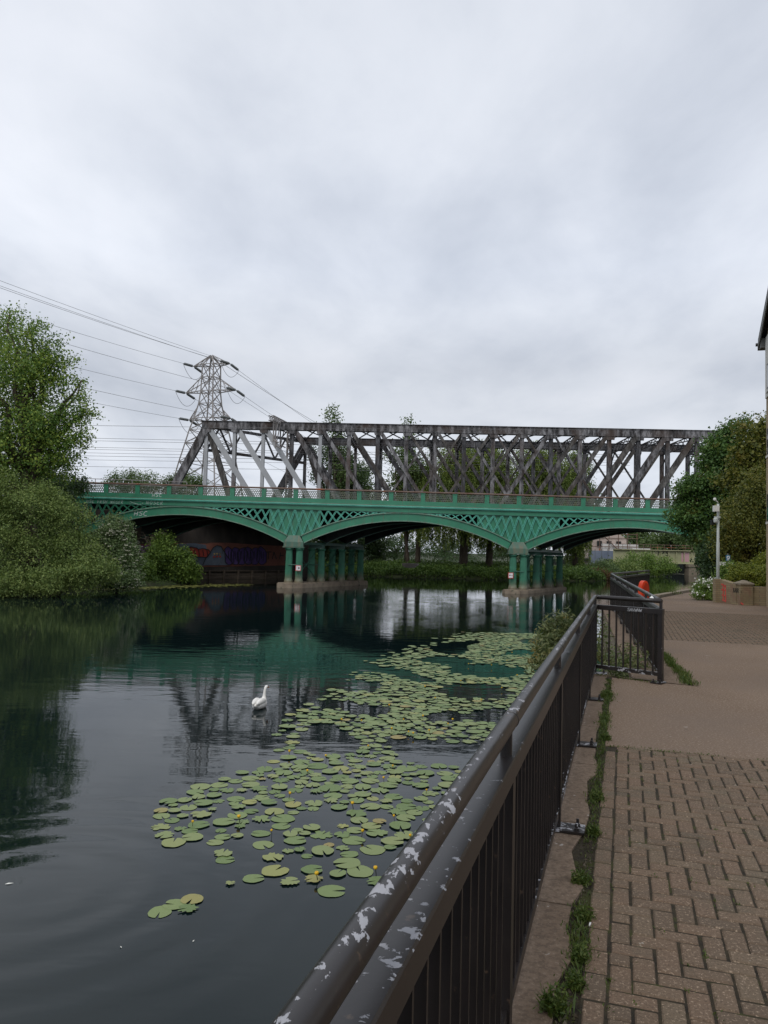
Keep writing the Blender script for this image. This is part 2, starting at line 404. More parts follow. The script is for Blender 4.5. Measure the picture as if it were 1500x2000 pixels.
# rings spreading from where something dived near the quay
vd = N(nt, 'ShaderNodeVectorMath', operation='DISTANCE'); L(nt, v2, vd.inputs[0]); _rc = G(60, 1735, 0); vd.inputs[1].default_value = tuple(_rc)
ring = math_(nt, 'MULTIPLY', math_(nt, 'SINE', math_(nt, 'ADD', math_(nt, 'MULTIPLY', vd.outputs['Value'], 2 * math.pi / 0.62), math_(nt, 'MULTIPLY', h1, 3.0))),
             math_(nt, 'POWER', 2.718, math_(nt, 'MULTIPLY', math_(nt, 'POWER', math_(nt, 'DIVIDE', math_(nt, 'SUBTRACT', vd.outputs['Value'], 1.8), 1.3), 2.0), -1.0)))
H = math_(nt, 'MULTIPLY', math_(nt, 'ADD', math_(nt, 'MULTIPLY', h1, 0.24), math_(nt, 'MULTIPLY', h2, 0.05)), math_(nt, 'MULTIPLY', lowp, calm))
H = math_(nt, 'ADD', H, math_(nt, 'MULTIPLY', h3, math_(nt, 'ADD', 0.022, math_(nt, 'MULTIPLY', gust, 0.26))))
H = math_(nt, 'ADD', H, math_(nt, 'MULTIPLY', ring, 0.11))
bump(nt, b, H, 1.0, 0.020)
M['water'] = m
wb = MB(); wb.poly([(-700, -60, 0), (700, -60, 0), (700, 900, 0), (-700, 900, 0)])
struct(wb.build('water', M['water']))

# --- banks: one ground sheet with the river cut into it
def off(p, s, t=0): return p + nV * s + dV * t
W_OUT = 0.27                                # quay face stands this far outside the rail
d23 = (C3 - C2).normalized(); n23 = Vector((d23.y, -d23.x, 0)); d34 = (C4 - C3).normalized(); n34 = Vector((d34.y, -d34.x, 0))
d12 = (C2 - C1).normalized()
Q = [off(C0, -W_OUT), off(C1, -W_OUT, 0.28), C2 + Vector((-0.30, 0.20, 0)), C3 - n23 * W_OUT + d23 * 0.1, C4 - n34 * 0.25 + d34 * 0.2]
RIV = [(p.x, p.y) for p in Q] + [(15.4, 38.6), (28.5, 70), (36, 85), (57, 140), (61.8, 152), (82, 200),
       (70, 200), (56, 152), (45, 136), (30, 106), (16, 102), (-3, 104), (-9, 100), (-10.2, 92.5), (-19.5, 83.2), (-17.2, 73), (-19, 67), (-23, 60), (-25, 51), (-29, 40), (-31, 15), (-31, -40), (Q[0].x - 1, -40)]
def sdist(X, Y):
    """metres from the river edge, positive on land"""
    px = np.array([p[0] for p in RIV]); py = np.array([p[1] for p in RIV]); n = len(px)
    d = np.full(X.shape, 1e9); ins = np.zeros(X.shape, bool)
    for i in range(n):
        j = (i + 1) % n; ax, ay, bx, by = px[i], py[i], px[j], py[j]
        ex, ey = bx - ax, by - ay; t = np.clip(((X - ax) * ex + (Y - ay) * ey) / (ex * ex + ey * ey), 0, 1)
        d = np.minimum(d, np.hypot(X - ax - t * ex, Y - ay - t * ey))
        cnd = ((ay > Y) != (by > Y)); ins ^= cnd & (X < (bx - ax) * (Y - ay) / (by - ay + 1e-12) + ax)
    return np.where(ins, -d, d)
def sm(x, a, b): 
    t = np.clip((x - a) / (b - a), 0, 1); return t * t * (3 - 2 * t)
def ground_h(X, Y):
    d = sdist(X, Y)
    nat = -0.8 + sm(d, -1.5, 1.2) * 1.2 + sm(d, 1.0, 14) * 0.5                       # natural bank
    right = (X > 0.30 * Y - 1) & (X > -2)
    q = -1.2 + sm(d, 0.55, 1.0) * 2.95                                             # behind the quay
    k = sm(Y, 33, 46)
    h = np.where(right, q * (1 - k) + nat * k, nat)
    emb = sm(-(X + 0.0) + (Y - 72) * 0.95, 33.5, 37) * sm(Y, 71, 75) * np.maximum(sm(Y, 104, 98), sm(-X, 16, 22) * sm(Y, 145, 125))      # railway bank behind the abutment, left
    h = np.maximum(h, emb * 7.2 - (1 - emb) * 2)
    embr = sm(X - (Y - 70) * 0.95, 36, 40) * sm(Y, 71, 76) * sm(Y, 120, 108) * sm(d, 3, 7)
    h = np.maximum(h, embr * 6.5 - (1 - embr) * 2)
    return h
xs = np.concatenate([np.linspace(-700, -70, 22), np.arange(-66, 90, 1.0), np.linspace(94, 700, 22)])
ys = np.concatenate([np.linspace(-60, -8, 8), np.arange(-6, 165, 1.0), np.linspace(170, 900, 30)])
XX, YY = np.meshgrid(xs, ys); HH = ground_h(XX, YY) + (np.random.RandomState(3).rand(*XX.shape) - .5) * 0.08
gv = np.stack([XX.ravel(), YY.ravel(), HH.ravel()], 1); nx, ny = len(xs), len(ys)
gf = [(j * nx + i, j * nx + i + 1, (j + 1) * nx + i + 1, (j + 1) * nx + i) for j in range(ny - 1) for i in range(nx - 1)]
me = bpy.data.meshes.new('ground'); me.from_pydata(gv.tolist(), [], gf); me.update()
M['ground'] = noisy('earth_and_grass', (0.022, 0.03, 0.012), (0.045, 0.058, 0.02), 0.5, 0.95, c3=(0.05, 0.04, 0.028), s3=0.9)
me.materials.append(M['ground']); me.polygons.foreach_set('use_smooth', [True] * len(me.polygons))
go = bpy.data.objects.new('ground', me); col.objects.link(go); struct(go)
def gz(x, y): return float(ground_h(np.array([float(x)]), np.array([float(y)]))[0])

# --- quay wall
def concrete(name, c1, c2, spk, dark):
    m, nt, b = newmat(name); v = coords(nt)
    c = ramp(nt, noise(nt, v, 2.2, 6, 0.65), [(0.3, c1), (0.7, c2)]).outputs[0]
    k = ramp(nt, noise(nt, v, 60.0, 4, 0.75), [(0.55, 0.0), (0.66, 0.45)]).outputs[0]; c = mixc(nt, k, c, spk)
    c = mixc(nt, ramp(nt, noise(nt, v, 28.0, 5, 0.75), [(0.42, 0.6), (0.55, 0.0)]).outputs[0], c, dark)
    k = ramp(nt, noise(nt, v, 5.0, 6, 0.7), [(0.58, 0.0), (0.70, 0.85)]).outputs[0]; c = mixc(nt, k, c, dark)
    k = ramp(nt, noise(nt, v, 14.0, 3, 0.5), [(0.70, 0.0), (0.715, 0.9)]).outputs[0]; c = mixc(nt, k, c, (0.36, 0.33, 0.30))
    L(nt, c, b.inputs['Base Color']); b.inputs['Roughness'].default_value = 0.9; b.inputs['Specular IOR Level'].default_value = 0.2
    bump(nt, b, math_(nt, 'ADD', noise(nt, v, 70, 4), math_(nt, 'MULTIPLY', noise(nt, v, 8, 4), 2.0)), 0.5, 0.004)
    return m
M['coping'] = concrete('worn_coping_concrete', (0.145, 0.103, 0.072), (0.215, 0.158, 0.114), (0.38, 0.31, 0.24), (0.085, 0.062, 0.045))
M['quay'] = concrete('quay_concrete', (0.20, 0.165, 0.125), (0.30, 0.25, 0.19), (0.34, 0.3, 0.24), (0.08, 0.07, 0.045))
def rag(n, a, seed):
    r = random.Random(seed); return [(r.random() - .5) * 2 * a for _ in range(n)]
NQ = 60
inner1 = [ST(-0.212 + x, -3 + 14.3 * i / NQ, 0) for i, x in enumerate(rag(NQ + 1, 0.030, 5))]
for i in (22, 23, 24, 31, 32, 33, 37, 38): inner1[i] += nV * -0.05
RC = C2 + Vector((0.30, -0.18, 0))          # path-side corner of the coping round the return rail
ret_in = [ST(-0.13, 11.2, 0), RC]
i2 = [C3 + n23 * 0.30 - d23 * 0.0, C4 + n34 * 0.3 + d34 * 0.2]
outl = [Vector((p.x, p.y, 0)) for p in Q] + [i2[1], i2[0], RC + d23 * 0.3] + [RC, ret_in[0]] + list(reversed(inner1))
qw = thing('quay_wall', 'long concrete river wall with a worn coping under the black railings', 'wall', tuple(Q[0]))
def zat(p, z): return (p.x, p.y, z)
wl = MB(); wl.prism([zat(p, -1.5) for p in outl], (0, 0, 1.5 + PZ - 0.012)); wl.build('wall', M['quay'], qw)
# coping slabs, cut by open joints
cuts = [0, 8, 17, 24, 29, 34, 40, 46, 53, NQ]
for a, bb in zip(cuts[:-1], cuts[1:]):
    ins = inner1[a:bb + 1]
    t0, t1 = -3 + 14.3 * a / NQ + 0.006, -3 + 14.3 * bb / NQ - 0.006
    o0, o1 = ST(S_RAIL - W_OUT - 0.015, t0, 0), ST(S_RAIL - W_OUT - 0.015, t1, 0)
    ins = [ST((p.dot(nV)), min(max(p.dot(dV), t0), t1), 0) for p in ins]
    cp = MB(); cp.prism([zat(p, PZ - 0.09) for p in [o0, o1] + list(reversed(ins))], (0, 0, 0.09)); cp.build('coping', M['coping'], qw)
e1 = ST(S_RAIL - W_OUT - 0.015, 11.35, 0)
cp = MB(); cp.prism([zat(p, PZ - 0.09) for p in [e1, off(C1, -W_OUT, 0.28), C2 + Vector((-0.31, 0.2, 0)), C2 + Vector((-0.31, 0.2, 0)) + d23 * .3, RC + d23 * 0.3, RC, ret_in[0] + dV * 0.12, ST(-0.212, 11.35, 0)]], (0, 0, 0.095)); cp.build('coping', M['coping'], qw)
cp = MB(); cp.prism([zat(p, PZ - 0.08) for p in [Q[2] + d23 * 0.32, Q[3], Q[4], i2[1], i2[0], RC + d23 * 0.32]], (0, 0, 0.083)); cp.build('coping', M['coping'], qw)
# joint sealant and the earth ledge inside the recess
lg = MB(); lg.prism([zat(p, -1.0) for p in [off(C1, -0.22, 0.3), off(C1, -0.1, 7.5), C3 - n23 * 0.3 - d23 * 4, C2 + Vector((-0.32, 0.3, 0))]], (0, 0, 1.55))
struct(lg.build('earth_ledge', M['ground']))

# --- path: tarmac and brick paving
def tarmac():
    m, nt, b = newmat('worn_tarmac'); v = coords(nt)
    c = ramp(nt, noise(nt, v, 0.9, 5, 0.6), [(0.3, (0.142, 0.098, 0.066)), (0.7, (0.200, 0.142, 0.098))]).outputs[0]
    k = ramp(nt, noise(nt, v, 48.0, 4, 0.75), [(0.54, 0.0), (0.63, 0.75)]).outputs[0]; c = mixc(nt, k, c, (0.42, 0.34, 0.27))
    k = ramp(nt, noise(nt, v, 60.0, 4, 0.75), [(0.53, 0.0), (0.62, 0.6)]).outputs[0]; c = mixc(nt, k, c, (0.07, 0.053, 0.04))
    k = ramp(nt, noise(nt, v, 0.45, 5, 0.65), [(0.46, 0.0), (0.66, 0.55)]).outputs[0]; c = mixc(nt, k, c, (0.115, 0.088, 0.070))
    k = ramp(nt, noise(nt, v, 7.0, 2, 0.5), [(0.735, 0.0), (0.75, 0.6)]).outputs[0]; c = mixc(nt, k, c, (0.33, 0.29, 0.25))
    k = ramp(nt, noise(nt, v, 3.1, 3, 0.6), [(0.68, 0.0), (0.74, 0.5)]).outputs[0]; c = mixc(nt, k, c, (0.085, 0.068, 0.055))
    L(nt, c, b.inputs['Base Color']); b.inputs['Roughness'].default_value = 0.88; b.inputs['Specular IOR Level'].default_value = 0.25
    bump(nt, b, noise(nt, v, 120, 3), 0.5, 0.004); return m
M['tarmac'] = tarmac()
T1, T2, T3 = 7.22, 16.7, 25.4
bed = MB()
SX = 30
def strip(mb, pts): mb.poly(pts)
M['joint'] = noisy('joint_soil', (0.018, 0.014, 0.009), (0.046, 0.036, 0.020), 14.0, 0.95, c3=(0.045, 0.048, 0.012), s3=5.0, t3=(0.54, 0.62), bs=.8, bd=.02)
bed.poly([ST(-0.145, -3, PZ - 0.006), ST(SX, -3, PZ - 0.006), ST(SX, T1 + 0.0, PZ - 0.006), ST(-0.145, T1 + 0.0, PZ - 0.006)])
e2 = RC + d23 * ((T2 - RC.dot(dV)) / d23.dot(dV)); e3 = RC + d23 * ((T3 - RC.dot(dV)) / d23.dot(dV))
sA, sB = e2.dot(nV), e3.dot(nV)
bed.poly([ST(sA - .05, T2 - .02, PZ - 0.006), ST(SX, T2 - .02, PZ - 0.006), ST(SX, T3 + .02, PZ - 0.006), ST(sB - .05, T3 + .02, PZ - 0.006)])
struct(bed.build('paving_bed', M['joint']))
# soil gap beside the coping
gq = MB(); gq.poly([ST(-0.34, -3, PZ - .014), ST(-0.14, -3, PZ - .014), ST(-0.14, T1, PZ - .014), ST(-0.34, T1, PZ - .014)]); struct(gq.build('soil_gap', M['joint']))
gp = MB(); gp.poly([ST(-0.34, T1, PZ - 0.010), ST(-0.10, T1, PZ - 0.010), ST(-0.10, 11.3, PZ - 0.010), ST(-0.34, 11.3, PZ - 0.010)]); struct(gp.build('soil_gap', M['joint']))
tm = MB()
tm.prism([ST(-0.145, T1, PZ - .3), ST(SX, T1, PZ - .3), ST(SX, 11.2, PZ - .3), ST(-0.145, 11.2, PZ - .3)], (0, 0, 0.3))
RCz = Vector((RC.x, RC.y, 0)); g0 = RCz.dot(nV) + 0.07
tm.poly([ST(g0, 11.2, PZ), ST(SX, 11.2, PZ), ST(SX, T2, PZ), ST(sA + .07, T2, PZ), ST(g0, RCz.dot(dV), PZ)])
tm.poly([ST(-0.145, 11.2, PZ), ST(g0, 11.2, PZ), ST(g0, RCz.dot(dV), PZ)])
far = [ST(sB, T3, PZ), ST(SX, T3, PZ), (38, 28, PZ), (38, 38.6, PZ - .02), (15.7, 38.6, PZ - .02), (C4.x + .6, C4.y + .2, PZ), (C3.x + .32, C3.y, PZ)]
tm.poly(far)
tm.poly([(15.7, 38.6, PZ - .02), (38, 38.6, PZ - .02), (40, 55, 1.35), (22.6, 55, 1.25)])
tm.poly([(22.6, 55, 1.25), (40, 55, 1.35), (48, 72, 1.0), (29.8, 72, 0.95)])
struct(tm.build('path', M['tarmac']))
# kerb on the waterside edge where the path starts to fall
kb = MB()
for a, c_ in (((11.2, 31.6), (15.5, 38.6)), ((15.5, 38.6), (22.4, 55))):
    kb.beam((a[0], a[1], PZ - 0.02 if a[1] < 50 else 1.3), (c_[0], c_[1], PZ - .02 if c_[1] < 50 else 1.27), 0.3, 0.22)
struct(kb.build('kerb', M['quay']))
# bricks
def brickmat():
    m, nt, b = newmat('block_paving'); v = coords(nt)
    g = N(nt, 'ShaderNodeNewGeometry')
    base = ramp(nt, g.outputs['Random Per Island'], [(0.0, (0.112, 0.078, 0.052)), (0.35, (0.140, 0.094, 0.061)), (0.65, (0.160, 0.103, 0.067)), (1.0, (0.148, 0.108, 0.070))]).outputs[0]
    c = mixc(nt, math_(nt, 'MULTIPLY', noise(nt, v, 6.0, 5, 0.65), 0.55), base, (0.100, 0.086, 0.068))
    k = ramp(nt, noise(nt, v, 75.0, 4, 0.75), [(0.56, 0.0), (0.64, 0.7)]).outputs[0]; c = mixc(nt, k, c, (0.42, 0.32, 0.23))
    k = ramp(nt, noise(nt, v, 85.0, 4, 0.75), [(0.53, 0.0), (0.62, 0.6)]).outputs[0]; c = mixc(nt, k, c, (0.06, 0.042, 0.03))
    k = ramp(nt, noise(nt, v, 10.0, 4, 0.6), [(0.705, 0.0), (0.725, 0.8)]).outputs[0]; c = mixc(nt, k, c, (0.33, 0.30, 0.25))
    k = ramp(nt, noise(nt, v, 1.7, 5, 0.7), [(0.52, 0.0), (0.72, 0.7)]).outputs[0]; c = mixc(nt, k, c, (0.075, 0.07, 0.05))
    L(nt, c, b.inputs['Base Color']); b.inputs['Roughness'].default_value = 0.9; b.inputs['Specular IOR Level'].default_value = 0.25
    bump(nt, b, math_(nt, 'ADD', noise(nt, v, 110, 3), noise(nt, v, 25, 3)), 0.55, 0.004); return m
M['brick_pave'] = brickmat()
rb = random.Random(11)
def brick(co, fc, s0, s1, t0, t1, z, gap):
    """one block with worn arrises"""
    g = gap / 2; jz = rb.uniform(-.0022, .0022); j = [rb.uniform(-.0035, .0035) for _ in range(4)]
    a, b_, c, d = s0 + g + j[0], s1 - g + j[1], t0 + g + j[2], t1 - g + j[3]
    tl = [rb.uniform(-.0015, .0015) for _ in range(4)]
    n = len(co)
    for ins, dz in ((0, -.03), (0, -.007), (.007, 0)):
        for i, (s, t) in enumerate(((a + ins, c + ins), (b_ - ins, c + ins), (b_ - ins, d - ins), (a + ins, d - ins))):
            co.append(tuple(ST(s, t, z + jz + dz + tl[i])))
    fc.append((n + 8, n + 9, n + 10, n + 11))
    for r_ in (0, 4):
        for i in range(4):
            k = (i + 1) % 4; fc.append((n + r_ + i, n + r_ + k, n + r_ + 4 + k, n + r_ + 4 + i))
def herring(name, sl, s1, t0, t1, s_of_t, U=0.098, gap=0.0105, soldier=True):
    co, fc = [], []
    if soldier:
        t = t0
        while t < t1 - .19:
            s = s_of_t(t); brick(co, fc, s, s + U, t, t + 2 * U, PZ, gap); t += 2 * U
    nS, nT = int((s1 - sl) / U) + 2, int(round((t1 - t0) / U))
    for i in range(-1, nS):
        for j in range(0, nT):
            d = (i - j) % 4; s, t = sl + i * U, t0 + j * U
            lim = s_of_t(t) + (U if soldier else 0)
            if d == 0:
                a, b_ = max(s, lim), s + 2 * U
                if b_ - a > 0.03: brick(co, fc, a, b_, t, t + U, PZ, gap)
            elif d == 3:
                if s + U - max(s, lim) > .03: brick(co, fc, max(s, lim), s + U, t, min(t + 2 * U, t1), PZ, gap)
            if d == 2 and j == 0 and s + U - max(s, lim) > .03: brick(co, fc, max(s, lim), s + U, t, t + U, PZ, gap)
    mb = MB(); mb.v, mb.f = co, fc
    return struct(mb.build(name, M['brick_pave']))
herring('brick_paving', -0.053, 4.6, 0.0, T1, lambda t: -0.145)
herring('brick_paving', sB + .1, 11.0, T2, T3, lambda t: sA + (sB - sA) * (t - T2) / (T3 - T2) + .02, U=0.1, gap=.016, soldier=False)

# ================================================================== CAST-IRON BRIDGE
gb = thing('arch_bridge', 'green cast iron arch bridge on clustered fluted columns across the river', 'bridge', (2.5, 70, 0), turned=(0, R(0.35), R(-1.0)))
bpy.context.view_layer.update()
GBM = gb.matrix_world.copy(); GBI = GBM.inverted()
def planept(Mi, px, py, y0=0.0):
    o = Mi @ CAM; d = Mi.to_3x3() @ ray(px, py); t = (y0 - o.y) / d.y; return o + d * t
def BL(px, py, y0=0.0): return planept(GBI, px, py, y0)
XP = [BL(574, 1060).x, BL(1012, 1060).x]
BAY = XP[1] - XP[0]
XC = [XP[0] - BAY / 2, (XP[0] + XP[1]) / 2, XP[1] + BAY / 2]
SKEW = 0.575
Z_SPI, Z_CRI, Z_SPE, Z_CRE = 4.05, 6.30, 4.66, 7.02
HWI, HWE = BAY / 2 - 0.92, BAY / 2 - 0.62
def arcz(dx, hw, zs, zc):
    r_ = zc - zs; Rr = (hw * hw + r_ * r_) / (2 * r_); dx = min(abs(dx), hw)
    return zc - Rr + math.sqrt(Rr * Rr - dx * dx)
zi = lambda dx: arcz(dx, HWI, Z_SPI, Z_CRI)
ze = lambda dx: arcz(dx, HWE, Z_SPE, Z_CRE)
Z_F0, Z_F1, Z_C1, Z_B1, Z_P1, Z_R = 7.06, 7.50, 7.72, 8.12, 8.80, 8.97
XA, XB = XP[0] - BAY - 1.0, XP[1] + BAY + 1.0
def rib(mb, xc, y, th, n=40, zi_=zi, ze_=ze):
    tops = [(xc - HWE + 2 * HWE * i / n) for i in range(n + 1)]; bots = [(xc - HWI + 2 * HWI * i / n) for i in range(n + 1)]
    b0 = len(mb.v)
    for i in range(n + 1):
        for yy in (y, y + th):
            mb.v.append((tops[i], yy, ze(tops[i] - xc))); mb.v.append((bots[i], yy, zi(bots[i] - xc)))
    for i in range(n):
        a = b0 + 4 * i; c = a + 4
        mb.f += [(a, c, c + 1, a + 1), (a + 2, a + 3, c + 3, c + 2), (a, a + 2, c + 2, c), (a + 1, c + 1, c + 3, a + 3)]
    mb.f += [(b0, b0 + 1, b0 + 3, b0 + 2), (b0 + 4 * n, b0 + 4 * n + 2, b0 + 4 * n + 3, b0 + 4 * n + 1)]
def curve_strip(mb, xc, hw, fz, y0, y1, h, dz=0.0, n=40):
    pts = [(xc - hw + 2 * hw * i / n) for i in range(n + 1)]
    b0 = len(mb.v)
    for x in pts:
        z = fz(x - xc) + dz
        mb.v += [(x, y0, z), (x, y1, z), (x, y1, z + h), (x, y0, z + h)]
    for i in range(n):
        a = b0 + 4 * i; c = a + 4
        for k in range(4): mb.f.append((a + k, a + (k + 1) % 4, c + (k + 1) % 4, c + k))
    mb.f += [(b0 + 3, b0 + 2, b0 + 1, b0), (b0 + 4 * n, b0 + 4 * n + 1, b0 + 4 * n + 2, b0 + 4 * n + 3)]
NR = 4; DY = 3.0
for xc in XC:
    mb = MB(); rib(mb, xc, 0.0, 0.25); ar = mb.build('arch_rib', M['green'], gb)
    mb = MB(); curve_strip(mb, xc, HWE, ze, -0.10, 0.30, 0.09, -0.02); mb.build('flange', M['green_grey'], ar)
    mb = MB(); curve_strip(mb, xc, HWI, zi, -0.10, 0.32, 0.08, -0.04); mb.build('flange', M['green_grey'], ar)
    for k in range(1, NR):
        x2 = xc + SKEW * DY * k; y2 = DY * k
        mb = MB()
        n = 30; b0 = 0
        for i in range(n + 1):                      # closed webs added up to the deck so the spandrels look dark
            xx = x2 - HWI + 2 * HWI * i / n
            for yy in (y2, y2 + .2): mb.v += [(xx, yy, Z_F0), (xx, yy, zi(xx - x2))]
        for i in range(n):
            a = 4 * i; c = a + 4
            mb.f += [(a, c, c + 1, a + 1), (a + 2, a + 3, c + 3, c + 2), (a + 1, c + 1, c + 3, a + 3)]
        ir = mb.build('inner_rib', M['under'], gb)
        mb = MB(); curve_strip(mb, x2, HWI, zi, y2 - .12, y2 + .3, 0.09, -0.05); mb.build('flange', M['green_dull'], ir)
    # cross girders under the deck
    mb = MB()
    for i in range(-4, 5):
        x = xc + i * 2.2; z = Z_F0 - 0.25
        if zi(i * 2.2) + .3 < z: mb.beam((x, 0.3, z), (x + SKEW * 9.3, 9.3, z), 0.16, 0.35)
        else: mb.beam((x, 0.3, zi(i * 2.2) + .25), (x + SKEW * 9.3, 9.3, zi(i * 2.2) + .25), 0.14, 0.25)
    mb.build('cross_girder', M['under'], gb)
# deck
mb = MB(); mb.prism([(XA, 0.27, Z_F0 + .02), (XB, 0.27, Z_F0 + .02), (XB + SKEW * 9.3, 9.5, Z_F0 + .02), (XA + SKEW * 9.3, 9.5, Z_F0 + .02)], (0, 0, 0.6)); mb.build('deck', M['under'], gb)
mb = MB(); mb.box(((XA + XB) / 2, 0.12, (Z_F0 + Z_F1) / 2), (XB - XA, 0.24, Z_F1 - Z_F0))
for k in range(int((XB - XA) / 2.95)): mb.box((XA + 1.4 + 2.95 * k, -0.004, (Z_F0 + Z_F1) / 2), (0.09, 0.02, Z_F1 - Z_F0 - .02))
mb.build('fascia', M['green'], gb)
mb = MB(); mb.box(((XA + XB) / 2, -0.06, Z_F0 + 0.02), (XB - XA, 0.10, 0.06)); mb.build('fascia_bead', M['green_dull'], gb)
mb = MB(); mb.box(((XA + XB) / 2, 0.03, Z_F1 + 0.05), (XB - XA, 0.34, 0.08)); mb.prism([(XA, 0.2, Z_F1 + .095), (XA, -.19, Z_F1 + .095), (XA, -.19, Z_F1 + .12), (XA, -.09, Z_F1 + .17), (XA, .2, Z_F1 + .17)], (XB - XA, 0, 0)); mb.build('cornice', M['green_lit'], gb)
mb = MB(); mb.box(((XA + XB) / 2, 0.05, Z_C1 - .02), (XB - XA, 0.34, 0.045)); mb.build('cornice_ledge', M['ledge'], gb)
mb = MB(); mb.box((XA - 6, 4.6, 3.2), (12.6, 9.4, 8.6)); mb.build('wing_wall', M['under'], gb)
mb = MB(); mb.box(((XA + XB) / 2, 0.10, (Z_C1 + Z_B1) / 2), (XB - XA, 0.22, Z_B1 - Z_C1)); mb.build('parapet_plinth', M['green'], gb)
# parapet
x0 = XP[1]; SP = BAY / 7.0
k0, k1 = int((XA - x0) / SP), int((XB - x0) / SP)
for k in range(k0, k1 + 1):
    x = x0 + k * SP
    mb = MB(); mb.box((x, 0.10, (Z_B1 + Z_P1) / 2 + .02), (0.40, 0.22, Z_P1 - Z_B1 + .04)); mb.box((x, 0.10, Z_P1 + .05), (0.46, 0.28, 0.05)); mb.build('parapet_post', M['green'], gb)
    if k < k1:
        a, c = x + 0.2, x + SP - 0.2
        mb = MB(); st = 0.165; nn = int(round((c - a) / st)); st = (c - a) / nn; rows = 4; rh = (Z_P1 - Z_B1) / rows
        for r_ in range(rows):                      # rings cast side by side: drawn as six-sided loops
            for i in range(nn + (r_ % 2)):
                cx = a + st * (i + (0.5 if r_ % 2 == 0 else 0.0)); cz = Z_B1 + rh * (r_ + .5)
                q = [(cx + st * .5 * math.cos(R(30 + 60 * j)) * 1.1, cz + rh * .56 * math.sin(R(30 + 60 * j))) for j in range(6)]
                q = [(min(max(u, a), c), zz) for u, zz in q]
                for j in range(6):
                    u, v_ = q[j], q[(j + 1) % 6]
                    mb.beam((u[0], 0.1, u[1]), (v_[0], 0.1, v_[1]), 0.045, 0.03, up=(0, 1, 0))
        mb.box(((a + c) / 2, 0.1, Z_P1 - .025), (c - a, 0.09, 0.05))
        mb.build('parapet_panel', M['lattice_iron'], gb)
mb = MB(); mb.tube([(XA, 0.06, Z_R), ((XA + XB) / 2, 0.06, Z_R), (XB, 0.06, Z_R)], 0.085, 10); mb.build('parapet_rail', M['rust_rail'], gb)
# spandrels: criss-cross bars, closed plates next to the piers
def spandrel(xp, sides, solid):
    for sgn in sides:
        xc = xp + sgn * BAY / 2
        mb = MB(); pl = MB(); st = 0.76
        hs = lambda x: (ze(x - xc) + 0.06 if abs(x - xp) > 0.62 else 4.68)
        xsn = [xp + sgn * st * i for i in range(0, 12)]
        for i in range(0, 11):
            for (p, q) in ((i, i + 1), (i + 1, i)):
                a, c = xsn[p], xsn[q]
                zb = hs(c)
                if Z_F0 - zb < 0.10: continue
                for off_ in ((-0.055, 0.055) if abs(a - xp) < 5 else (0,)):
                    mb.beam((a + off_, -0.03, Z_F0), (c + off_, -0.03, zb), 0.07 if off_ == 0 else 0.045, 0.09, up=(0, 1, 0))
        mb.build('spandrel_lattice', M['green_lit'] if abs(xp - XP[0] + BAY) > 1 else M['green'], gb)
        if solid > 0:
            n = 16; b0 = 0
            for i in range(n + 1):
                x = xp + sgn * solid * i / n
                for yy in (0.06, 0.12): pl.v += [(x, yy, Z_F0), (x, yy, hs(x) - .05)]
            for i in range(n):
                a = 4 * i; c = a + 4
                pl.f += [(a, c, c + 1, a + 1), (a + 2, a + 3, c + 3, c + 2)]
            pl.build('spandrel_plate', M['green'], gb)
spandrel(XP[0], (-1, 1), 2.35); spandrel(XP[1], (-1, 1), 3.75); spandrel(XP[0] - BAY, (1,), 0.0); spandrel(XP[1] + BAY, (-1,), 2.0)
